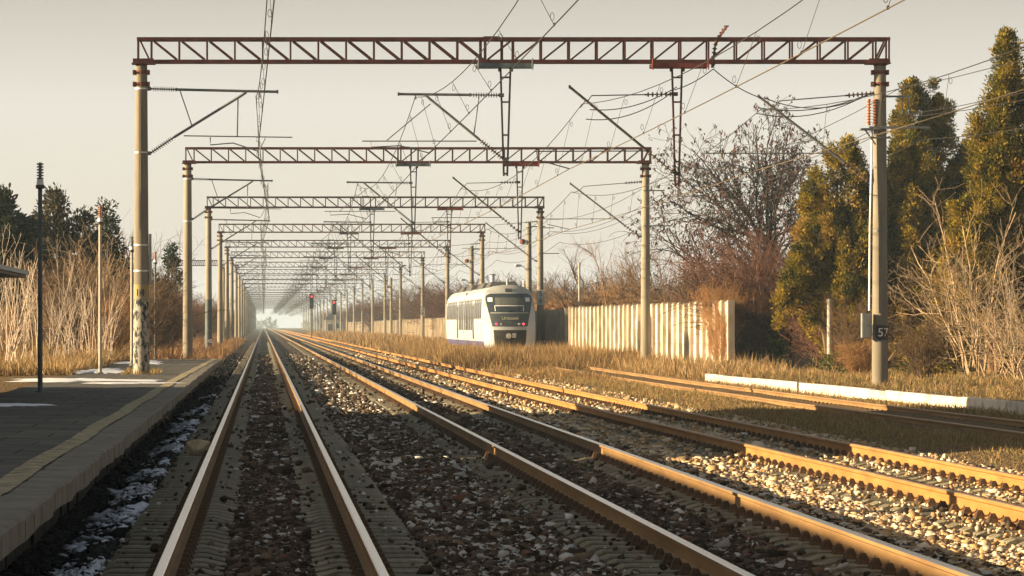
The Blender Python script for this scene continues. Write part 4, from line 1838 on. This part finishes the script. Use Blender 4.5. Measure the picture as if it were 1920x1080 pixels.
def shrub(kind, x, y, sc, label, group, name='bare_shrub', cat='shrub', wide=1.0, z=None):
    me = random.choice(BUSH[kind])
    o = bpy.data.objects.new(name, me)
    col.objects.link(o)
    zz = float(ground_h(x, y)) if z is None else z
    o.location = (x, y, zz)
    o.rotation_euler = (0, 0, random.uniform(0, 6.28))
    o.scale = (sc * wide, sc * wide, sc * random.uniform(.92, 1.08))
    tag(o, label, cat, group)
    return o


def leafy(seed, clumps, leaves, size, pal, up=.6):
    """clumps: array of (x,y,z,radius); returns mesh arrays of leaf blades"""
    r = np.random.default_rng(seed)
    n = len(clumps) * leaves
    c = np.repeat(clumps, leaves, 0)
    d = norm(r.normal(0, 1, (n, 3)))
    P = c[:, :3] + d * (c[:, 3] * r.random(n) ** .45)[:, None]
    out = norm(np.stack([c[:, 0], c[:, 1], np.zeros(n)], -1) + 1e-3)
    ax = norm(d * .7 + out * .35 + np.array([0, 0, up]) + r.normal(0, .35, (n, 3)))
    sd_ = norm(np.cross(ax, r.normal(0, 1, (n, 3))))
    L = size * r.uniform(.6, 1.3, n)
    w = L * .26
    V = np.stack([P - sd_ * w[:, None] * .5, P + sd_ * w[:, None] * .5, P + ax * (L * .6)[:, None] + sd_ * w[:, None] * .8,
                  P + ax * L[:, None], P + ax * (L * .6)[:, None] - sd_ * w[:, None] * .8], 1).reshape(-1, 3)
    b_ = (np.arange(n) * 5)[:, None]
    Q = b_ + np.array([[0, 1, 2, 4]])
    Tt = b_ + np.array([[4, 2, 3]])
    ck = np.repeat(r.random(len(clumps)), leaves)
    kk = np.clip(ck * .85 + r.random(n) * .25 - .05, 0, .999)
    pal = np.array(pal)
    ci = (kk * len(pal)).astype(int)
    C = pal[ci] * r.uniform(.75, 1.25, (n, 1))
    return V, Q, Tt, np.repeat(C, 5, 0)


GOLD = [(.028, .036, .008), (.055, .06, .012), (.10, .095, .014), (.19, .15, .018), (.26, .19, .02), (.26, .195, .022), (.34, .23, .03), (.28, .16, .035)]
DARK = [(.014, .024, .014), (.02, .032, .018), (.03, .04, .02), (.045, .048, .025)]
OLIVE = [(.04, .04, .02), (.07, .06, .03), (.10, .08, .04), (.13, .10, .05)]
GREEN = [(.05, .09, .01), (.08, .13, .015), (.12, .17, .03)]


def spires(seed, spec, nper, cr):
    """clump centres over several plume shaped spires: spec rows (x, y, z0, z1, radius)"""
    r = np.random.default_rng(seed)
    out = []
    for (x, y, z0, z1, rad) in spec:
        n = int(nper * (z1 - z0) * rad)
        t = r.random(n) ** .9
        prof = (1 - t) ** .55 * np.clip((t + .22) / .42, 0, 1)
        a = r.uniform(0, 6.283, n)
        lob = 1 + .28 * np.sin(a * 3 + t * 9 + seed) + .22 * np.sin(a * 4 - t * 17)
        rr = rad * prof * lob * np.sqrt(r.uniform(.3, 1.0, n))
        out.append(np.stack([x + np.cos(a) * rr, y + np.sin(a) * rr, z0 + (z1 - z0) * t, cr * r.uniform(.6, 1.3, n)], -1))
    return np.concatenate(out)


def with_plumes(spec, seed, k, rad=(.28, .5)):
    """side plumes that break the outline of the big spires"""
    r = np.random.default_rng(seed + 900)
    out = list(spec)
    for (x, y, z0, z1, R_) in spec:
        for _ in range(k):
            t = r.uniform(.25, .92)
            a = r.uniform(0, 6.283)
            d = R_ * (1 - t) ** .5 * r.uniform(.75, 1.25)
            zt = z0 + (z1 - z0) * t
            out.append((x + math.cos(a) * d, y + math.sin(a) * d, zt - r.uniform(.6, 1.2), zt + r.uniform(.4, 1.35), r.uniform(*rad)))
    return out


def conifer(name, label, loc, spec, pal, seed, nper=40, cr=.32, leaves=38, size=.2, trunk_h=None, cat='tree', group=None, up=.6, rt=.14, bark='bark_brown', plumes=0):
    root = empty(name, loc)
    tag(root, label, cat, group)
    cl = spires(seed, with_plumes(spec, seed, plumes), nper, cr)
    if plumes:
        gap = np.sin(cl[:, 0] * 2.3 + seed) * np.sin(cl[:, 2] * 2.1 + cl[:, 1] * 1.7) + .6 * np.sin(cl[:, 0] * 4.7 - cl[:, 2] * 3.9 + seed * 2)
        cl = cl[gap > -.52]
    V, Q, Tt, C = leafy(seed, cl, leaves, size, pal, up)
    fast_mesh('crown', V, quads=Q, tris=Tt, tint=C, m=M['leaf'], parent=root)
    mb = MB()
    for (x, y, z0, z1, rad) in spec:
        mb.tube([(x * .35, y * .35, -.3), (x * .7, y * .7, z0 + .5), (x, y, z0 + (z1 - z0) * .75)], rt, 7, .03)
        r = random.Random(seed)
        for k in range(8):
            t = .1 + .75 * k / 8
            a = r.uniform(0, 6.28)
            z = z0 + (z1 - z0) * t
            L = rad * .8 * (1 - .5 * t)
            mb.tube([(x * .9, y * .9, z), (x + math.cos(a) * L, y + math.sin(a) * L, z + .35)], .03, 5, .01)
    mb.build('trunk', M[bark], root)
    return root


def grass(name, label, n, xr, yr, hr, pal, seed, w=.012, lean=.35, keep=None, zfun=None, cat='grass', clump=0):
    r = np.random.default_rng(seed)
    x = r.uniform(xr[0], xr[1], n)
    y = r.uniform(yr[0], yr[1], n)
    if clump:
        m = n // clump
        ci = r.integers(0, m, n)
        cx, cy = r.uniform(xr[0], xr[1], m), r.uniform(yr[0], yr[1], m)
        x = cx[ci] + r.normal(0, .13, n)
        y = cy[ci] + r.normal(0, .13, n)
    if keep is not None:
        k = keep(x, y)
        x, y = x[k], y[k]
        n = len(x)
    big = .62 + .38 * np.sin(x * .8 + 1.3 * np.sin(y * .13)) * np.sin(y * .21 + .6 * x) + r.normal(0, .15, n)
    h = (hr[0] + (hr[1] - hr[0]) * np.clip(big, 0, 1.1)) * r.uniform(.55, 1.15, n)
    P = np.stack([x, y, ground_h(x, y) - .02 if zfun is None else zfun(x, y)], -1)
    a = r.uniform(0, 6.283, n)
    ln = np.abs(r.normal(0, lean, n))
    D = norm(np.stack([np.cos(a) * ln, np.sin(a) * ln, np.ones(n)], -1))
    b_ = r.uniform(0, 6.283, n)
    S = np.stack([np.cos(b_), np.sin(b_), np.zeros(n)], -1)
    ww = (w * r.uniform(.6, 1.4, n))[:, None]
    mid = P + D * (h * .55)[:, None]
    tip = P + D * h[:, None] + np.stack([np.cos(a), np.sin(a), -np.ones(n) * .3], -1) * (h * ln * .5)[:, None]
    V = np.stack([P - S * ww, P + S * ww, mid + S * ww * .8, tip, mid - S * ww * .8], 1).reshape(-1, 3)
    o = (np.arange(n) * 5)[:, None]
    Q = o + np.array([[0, 1, 2, 4]])
    Tt = o + np.array([[4, 2, 3]])
    pal = np.array(pal)
    C = pal[r.integers(0, len(pal), n)] * r.uniform(.7, 1.3, (n, 1))
    ob = fast_mesh(name, V, quads=Q, tris=Tt, tint=np.repeat(C, 5, 0), m=M['blade'])
    tag(ob, label, cat, kind='stuff')
    return ob


STRAW = [(.36, .25, .12), (.42, .30, .15), (.28, .18, .08), (.33, .21, .10), (.22, .15, .06)]
TAN = [(.30, .19, .09), (.36, .23, .11), (.24, .145, .065), (.20, .14, .06), (.28, .20, .08)]
RUSTY = [(.24, .13, .06), (.30, .17, .08), (.18, .09, .045), (.26, .18, .09)]
MIXG = [(.30, .20, .09), (.24, .17, .07), (.13, .13, .035), (.36, .26, .12), (.20, .14, .055), (.28, .17, .08), (.33, .22, .10)]


def field_keep(x, y):
    t3 = track3_x(y)
    t4 = track4_x(y)
    k = x > t3 + 1.3 + np.clip((110 - y) / 60, 0, 1) * .4
    on4 = np.abs(x - t4) < 1.0
    k &= ~(on4 & (y < 150))
    under = (np.abs(x - 13.42) < 1.45) & (y > 199) & (y < 242)
    return k & ~under


grass('tall_dry_grass', 'tall brown dry grass hiding the train wheels between the tracks and fence', 60000, (8.4, 17.2), (150, 260), (.2, 1.0), TAN, 1, .011, .4, field_keep)
grass('low_dry_grass', 'low patchy dry grass in front of the tall grass, round the far end of the siding', 26000, (8.4, 17.2), (112, 154), (.05, .36), TAN, 31, .009, .55, lambda x, y: field_keep(x, y) & (np.sin(x * 1.3 + y * .2) + (y - 128) / 14 + rng.normal(0, .6, len(x)) > -.9), clump=10)
grass('tall_dry_grass', 'distant strip of dry grass right of the rusted track', 30000, (8.4, 17.5), (260, 760), (.4, 1.0), TAN, 2, .03, .28, field_keep)
grass('short_dry_grass', 'short dry grass on the bank between the rusted track and siding', 120000, (8.6, 13.6), (36, 122), (.02, .17), MIXG, 3, .006, .75, lambda x, y: field_keep(x, y) & (np.sin(x * 1.9 + .6 * np.sin(y * .4)) + np.sin(y * .33 + x * .8) + rng.normal(0, .6, len(x)) > -.95), clump=9)
grass('short_dry_grass', 'thin dry tufts between the siding and the white kerb', 14000, (13.2, 15.2), (55, 140), (.05, .22), MIXG, 4, .008, .6, lambda x, y: (np.abs(x - track4_x(y)) > .95) & (x < kerb_x(y) - .05))
grass('platform_weeds', 'tangled dry weeds and grass on the low platform behind the white kerb', 52000, (14.0, 27), (62, 142), (.03, .30), MIXG, 5, .008, .85, lambda x, y: x > kerb_x(y) + .3 + .012 * np.abs(y - 95), clump=14)
grass('fence_foot_weeds', 'dry weeds along the foot of the ribbed fence', 14000, (14.3, 18.5), (118, 205), (.15, .8), STRAW, 6, .012, .45, lambda x, y: x > track4_x(y) + 1.6)
grass('left_dry_grass', 'pale straw grass mound at the back of the platform', 30000, (-9.5, -5.1), (96, 142), (.2, .8), STRAW, 7, .011, .5)
grass('left_verge_grass', 'reddish dry grass around the feet of the left posts beyond the platform', 26000, (-7, -2.0), (142, 420), (.15, .75), RUSTY, 8, .016, .45, lambda x, y: x < -2.1 - .4 * np.sin(y * .1))
grass('platform_edge_weeds', 'small weeds at the foot of the first concrete post', 900, (-3.75, -2.8), (96, 103), (.03, .22), MIXG, 9, .008, .6, None, lambda x, y: np.full(len(x), .37))


# ---- right side trees
conifer('golden_cypress', 'broad golden green cypress standing left of the nearest right post', (21.3, 135, -.1),
        [(.15, 0, 1.6, 8.5, 1.5), (-.9, .2, 1.7, 7.0, 1.25), (-1.3, -.4, 1.9, 5.0, 1.1), (1.1, .5, 1.6, 7.6, 1.5), (2.2, .4, 1.5, 8.2, 1.5), (.5, -.8, 1.6, 5.4, 1.3), (3.3, 1.0, .6, 7.2, 1.6), (2.6, -.6, .8, 5.0, 1.4)], GOLD, 11, 32, .27, 128, .095, plumes=9)
conifer('golden_cypress', 'tall twin topped cypress just right of the nearest right post', (24.9, 140, -.1),
        [(-.2, 0, 1.0, 11.0, 1.5), (.9, .5, 1.0, 10.9, 1.4), (.2, -.5, 1.0, 8.0, 2.1), (1.9, 0, .8, 8.6, 1.7), (-1.2, .4, 1.0, 6.8, 1.4), (3.2, 0, .6, 6.8, 1.8), (.6, -1.4, .3, 4.6, 1.8), (2.4, -1.2, .3, 4.2, 1.7)], GOLD, 12, 32, .27, 128, .095, plumes=9)
conifer('golden_cypress', 'tallest golden cypress at the right edge of the picture', (23.4, 116, -.1),
        [(.05, 0, 2.2, 10.9, 1.2), (1.0, .3, 1.8, 9.4, 1.7), (-.6, -.3, 1.9, 8.0, 1.35), (1.8, -.5, .9, 7.4, 1.9), (.9, -.6, .7, 6.4, 1.9), (-1.0, .3, 2.6, 5.8, .9)], GOLD, 13, 32, .27, 128, .095, plumes=9)
conifer('golden_cypress', 'rounded low golden cypress filling the gap right behind the nearest right post', (23.0, 137, -.1),
        [(0, 0, .4, 6.8, 1.7), (1.2, .4, .4, 5.6, 1.6), (-1.1, .2, .5, 5.4, 1.3)], GOLD, 17, 32, .27, 128, .095, plumes=8)
conifer('golden_cypress', 'golden cypress between the twin topped one and the tallest one at the right edge', (26.4, 131, -.1),
        [(0, 0, .4, 7.6, 1.7), (1.0, .4, .4, 8.4, 1.5), (-1.2, -.3, .4, 5.8, 1.5)], GOLD, 18, 32, .27, 128, .095, plumes=8)
conifer('ivy_shrub', 'small bright green ivy shrub near the end of the ribbed fence', (20.6, 148, -.1), [(0, 0, .1, 1.5, .62), (.3, 0, .1, 1.0, .5)], GREEN, 14, 60, .16, 26, .11, rt=.03)
conifer('ivy_shrub', 'low dull green scrub left of the nearest right post foot', (19.6, 126, -.1), [(0, 0, 0, .75, .9), (.7, .2, 0, .55, .7)], [(.06, .075, .015), (.11, .10, .03), (.16, .13, .05)], 15, 60, .18, 22, .12, rt=.02)
conifer('ivy_shrub', 'low green scrub under the tall twin topped cypress', (21.9, 122, -.1), [(0, 0, 0, 1.6, .8), (.8, .2, 0, 1.2, .9)], GOLD, 16, 50, .2, 24, .14, rt=.03)

# tree with hanging pods behind the fence
def pod_tree(loc, label):
    root = empty('pod_tree', loc)
    root.scale = (1.12, 1.12, 1.22)
    tag(root, label, 'tree')
    r = np.random.default_rng(5)
    P = np.array([[0, 0, -.2]])
    D = np.array([[.02, 0, 1.0]])
    N, Rr = grow(P, D, np.array([5.6]), np.array([.17]), 6, .06, .05, r, .7)
    parts = [prisms(N, Rr, .01)]
    P, D, L, Rd = children(N, Rr, 26, r, .78, 6.0, .3, .3, 1.0, .5)
    N1, R1 = grow(P, D, L, Rd, 8, .13, .06, r, .3)
    parts.append(prisms(N1, R1, .018))
    P, D, L, Rd = children(N1, R1, 12, r, .6, 2.2, .4, .25, 1.0)
    N2, R2 = grow(P, D, L, Rd, 6, .18, .02, r, .4)
    parts.append(prisms(N2, R2, .011))
    P, D, L, Rd = children(N2, R2, 8, r, .7, .85, .5, .2, 1.0)
    N3, R3 = grow(P, D, L, Rd, 4, .25, -.03, r, .5)
    parts.append(prisms(N3, R3, .007))
    off, V, Q = 0, [], []
    for v, q_ in parts:
        V.append(v)
        Q.append(q_ + off)
        off += len(v)
    fast_mesh('trunk_and_limbs', np.concatenate(V), quads=np.concatenate(Q), m=M['bark_dark'], parent=root)
    ends = N3[:, -1]
    keep = r.random(len(ends)) < .8
    E = np.repeat(ends[keep], 4, 0)
    n = len(E)
    E = E + r.normal(0, .05, (n, 3))
    a = r.uniform(0, 6.283, n)
    S = np.stack([np.cos(a), np.sin(a), np.zeros(n)], -1)
    L = r.uniform(.06, .17, n)[:, None]
    dn = norm(np.stack([r.normal(0, .5, n), r.normal(0, .5, n), -np.ones(n)], -1))
    w = .026
    V = np.stack([E - S * w, E + S * w, E + dn * L * .6 + S * w * 1.3, E + dn * L + S * .04, E + dn * L * .6 - S * w], 1).reshape(-1, 3)
    o = (np.arange(n) * 5)[:, None]
    fast_mesh('seed_pods', V, quads=o + np.array([[0, 1, 2, 4]]), tris=o + np.array([[4, 2, 3]]), m=M['pods'], parent=root)


pod_tree((24.2, 176, -.1), 'bare tree hung with dark maroon seed pods behind the end of the ribbed fence')

G_ = 'bare shrubs by the right platform'
shrub('red', 20.2, 150, 1.75, 'reddish bare shrub with dark stems at the right end of the ribbed fence', G_, wide=1.15)
shrub('red', 21.9, 156, 1.75, 'reddish bare shrub tight behind the dark stemmed shrub at the fence end', G_)
shrub('red', 21.6, 141, 1.0, 'low reddish shrub between ivy and the broad golden cypress', G_)
shrub('brown', 20.6, 128, .7, 'knee high brown brush left of the nearest right post', G_)
shrub('wild', 22.6, 116, 1.3, 'tall pale leafless shrub right of the nearest right post', G_, wide=1.0)
shrub('wild', 21.6, 110, 1.0, 'pale many stemmed shrub in front of the twin topped cypress', G_, wide=1.1)
shrub('pale', 22.9, 108, .95, 'pale bare shrub under the tallest golden cypress', G_, wide=.9)
shrub('wild', 20.9, 101, .5, 'low tangle of brown twigs at the right edge behind the kerb', G_, wide=1.6)
shrub('brown', 19.4, 108, .5, 'low tangle of brown twigs right behind the nearest right post', G_, wide=1.5)
shrub('orange', 18.3, 113, .4, 'small orange brown brush at the foot of the nearest right post', G_, wide=1.4)
shrub('wild', 22.4, 104, .6, 'brown brush below the pale shrub near the right edge', G_, wide=1.3)

# the bramble heap tumbling over the fence end
shrub('orange', 18.15, 144, .75, 'heap of dry orange brown bramble tumbling over the fence end', G_, wide=.8, z=1.1)

shrub('orange', 17.85, 143.4, .85, 'dry tan vines climbing the near end panels of the ribbed fence', G_, wide=.55)
shrub('orange', 18.0, 147.5, .6, 'dry vines hanging over the fence top beside the bramble heap', G_, wide=.9, z=1.5)

# hedge behind the fence
HL = 'bare brown hedge shrub growing behind the sunlit ribbed fence'
HG = 'hedge of bare shrubs behind the ribbed fence'
for k in range(20):
    y = 165 + k * 8.5 + random.uniform(-3, 3)
    x = 19.5 + random.uniform(0, 3.5) + (y - 165) * .012
    kind = random.choice(['brown', 'orange', 'red', 'orange', 'brown'])
    shrub(kind, x, y, random.uniform(1.15, 1.6), HL, HG, wide=1.25)
for k, (x, y, s) in enumerate([(19.6, 205, 1.05), (20.6, 232, 1.1), (21, 188, .95)]):
    shrub('tree', x, y, s, ['thin bare tree above the shadowed fence beside the train', 'thin bare tree behind the train nose and 56 plate', 'thin bare tree above the sunlit fence'][k], 'thin bare trees behind the fence', 'bare_tree', 'tree')
FL = 'hazy reddish shrub in the far hedge beyond the train'
for k in range(34):
    y = 345 + k * 26 + random.uniform(-8, 8)
    x = 19.5 + random.uniform(0, 5)
    shrub(random.choice(['red', 'brown', 'red']), x, y, random.uniform(1.4, 2.1), FL, 'far hedge beyond the train', wide=1.5)

# ---- left side
LG = 'bare shrubs behind the platform'
for k, (x, y, s) in enumerate([(-7.6, 104, .85), (-6.6, 109, .85), (-6.0, 115, .7), (-8.6, 114, 1.0), (-5.6, 121, .65)]):
    lab = ['clump of tall pale whip like stems at the left edge behind the dark lamp post',
           'tall pale whips rising right of the dark lamp post', 'pale whips left of the lamp post with rusty top',
           'pale whips in front of the dark conifer at the left edge', 'pale stems between the lamp post with rusty top and the first concrete post'][k]
    shrub('pale', x, y, s, lab, LG, wide=1.1)
for k, (x, y, s, kd) in enumerate([(-6.4, 126, .85, 'brown'), (-5.6, 133, .9, 'orange'), (-7.2, 136, 1.1, 'brown'), (-5.2, 144, 1.05, 'brown'), (-6.4, 152, 1.3, 'brown'), (-8.6, 128, .75, 'orange')]):
    lab = ['dense brown brush behind the lamp post with rusty top', 'orange brown brush just left of the first concrete post', 'tall brown brush below the ragged conifer',
           'brown brush right of the first concrete post', 'brown brush around the far greenish lamp post', 'orange brown brush behind the pale whips'][k]
    shrub(kd, x, y, s, lab, LG)
conifer('dark_conifer', 'dark spreading conifer at the left edge behind the pale whips', (-10.5, 152, .1),
        [(-.3, 0, .6, 6.9, 1.7), (.6, 0, .6, 5.8, 1.5), (1.0, .5, .4, 4.6, 1.4), (-.9, .3, .5, 6.0, 1.6)], DARK, 21, 16, .5, 66, .2, up=.15)
conifer('dark_conifer', 'ragged brownish conifer behind the lamp post with rusty top', (-8.4, 164, .1),
        [(-.9, 0, .8, 7.4, 1.3), (.3, .4, .8, 6.6, 1.3), (-1.6, 0, .8, 6.3, 1.2), (.9, .2, .8, 5.6, 1.1)], OLIVE, 22, 12, .5, 60, .19, up=.4)
conifer('dark_conifer', 'thin dark conifer top directly behind the lamp post with rusty top', (-7.1, 168, .1),
        [(0, 0, 1.5, 7.0, .7), (.4, 0, .8, 5.0, .9)], DARK, 23, 14, .42, 50, .18, up=.1)
conifer('dark_conifer', 'small dark leaning cypress left of the second concrete post', (-5.25, 196, 0),
        [(-.2, 0, .5, 4.2, 1.1), (.4, 0, 2.5, 5.9, .6), (.2, 0, .3, 2.4, 1.1)], DARK, 24, 20, .36, 44, .16, up=.2)
shrub('wild', -7.6, 158, 1.2, 'tall twiggy tan brush mixed into the ragged conifer', LG)
shrub('wild', -8.9, 146, .8, 'tan twiggy brush between the dark conifer and the ragged one', LG)
shrub('wild', -6.6, 146, 1.0, 'tan twiggy brush left of the thin half hidden lamp post', LG)
shrub('tree', -5.6, 172, 1.05, 'thin bare tree top showing left of the first concrete post', LG, 'bare_tree', 'tree')
RL = 'reddish bare shrub in the row behind the left posts beyond the platform'
for k in range(46):
    y = 172 + k * 17 + random.uniform(-5, 5)
    x = -5.4 - random.uniform(0, 3.2)
    shrub(random.choice(['red', 'orange', 'brown']), x, y, random.uniform(.85, 1.35), RL, 'row of bare shrubs behind the left posts', wide=1.3)

# far wood across the end of the view
r_ = np.random.default_rng(77)
nW = 150
cl = np.stack([r_.uniform(-260, 420, nW), r_.uniform(2650, 2950, nW), r_.uniform(0, 5, nW) * r_.uniform(.3, 1, nW), r_.uniform(3, 5, nW)], -1)
V, Q, Tt, C = leafy(78, cl, 60, 2.2, [(.05, .055, .03), (.08, .07, .04), (.11, .09, .05)], .4)
o = fast_mesh('far_wood', V, quads=Q, tris=Tt, tint=C, m=M['leaf'])
tag(o, 'far wood closing the horizon in the haze', 'wood', kind='stuff')

# street lamp and pale pole among the right trees
root = empty('street_lamp', (21.6, 143, -.1))
tag(root, 'street lamp head poking out left of the broad golden cypress', 'street lamp')
mb = MB()
mb.tube([(1.6, 0, -.2), (1.6, 0, 6.2)], .12, 10, .08)
mb.build('pole', M['concrete_post'], root, True)
mb = MB()
mb.tube([(1.6, 0, 6.1), (1.0, 0, 6.5), (.2, 0, 6.62)], .03, 8)
mb.build('lamp_arm', M['galv'], root, True)
mb = MB()
mb.lathe([(0, .03), (.08, .09), (.35, .11), (.5, .06), (.52, .01)], (.25, 0, 6.62), (-1, 0, .08), 12)
mb.build('lamp_head', M['lamp_white'], root, True)
root = empty('yard_pole', (20.0, 130, -.1))
tag(root, 'thin pale pole half hidden under the broad golden cypress', 'pole')
mb = MB()
mb.tube([(0, 0, -.2), (0, 0, 2.7)], .10, 12, .09)
mb.lathe([(0, .12), (.05, .12)], (0, 0, 2.6))
mb.build('pole', M['lamp_pale'], root, True)
root = empty('yard_pole', (18.2, 212, -.1))
tag(root, 'slim pale pole rising behind the boundary of sunlit and shadowed fence', 'pole')
mb = MB()
mb.tube([(0, 0, -.2), (0, 0, 5.4)], .07, 10, .06)
mb.lathe([(0, .08), (.05, .08)], (0, 0, 5.3))
mb.build('pole', M['lamp_pale'], root, True)

# ------------------------------------------------------------------ haze
HAZE = .00021
mb = MB()
mb.box((150, 1440, 9), (2400, 3200, 24.5))
hz = mb.build('haze', None)
hm = bpy.data.materials.new('haze air')
hm.use_nodes = True
nt = hm.node_tree
nt.nodes.clear()
out = nt.nodes.new('ShaderNodeOutputMaterial')
pv = nt.nodes.new('ShaderNodeVolumePrincipled')
pv.inputs['Color'].default_value = (.66, .86, 1.0, 1)
pv.inputs['Density'].default_value = HAZE
pv.inputs['Anisotropy'].default_value = 0.0
nt.links.new(pv.outputs[0], out.inputs['Volume'])
hz.data.materials.clear()
hz.data.materials.append(hm)
tag(hz, kind='stuff')
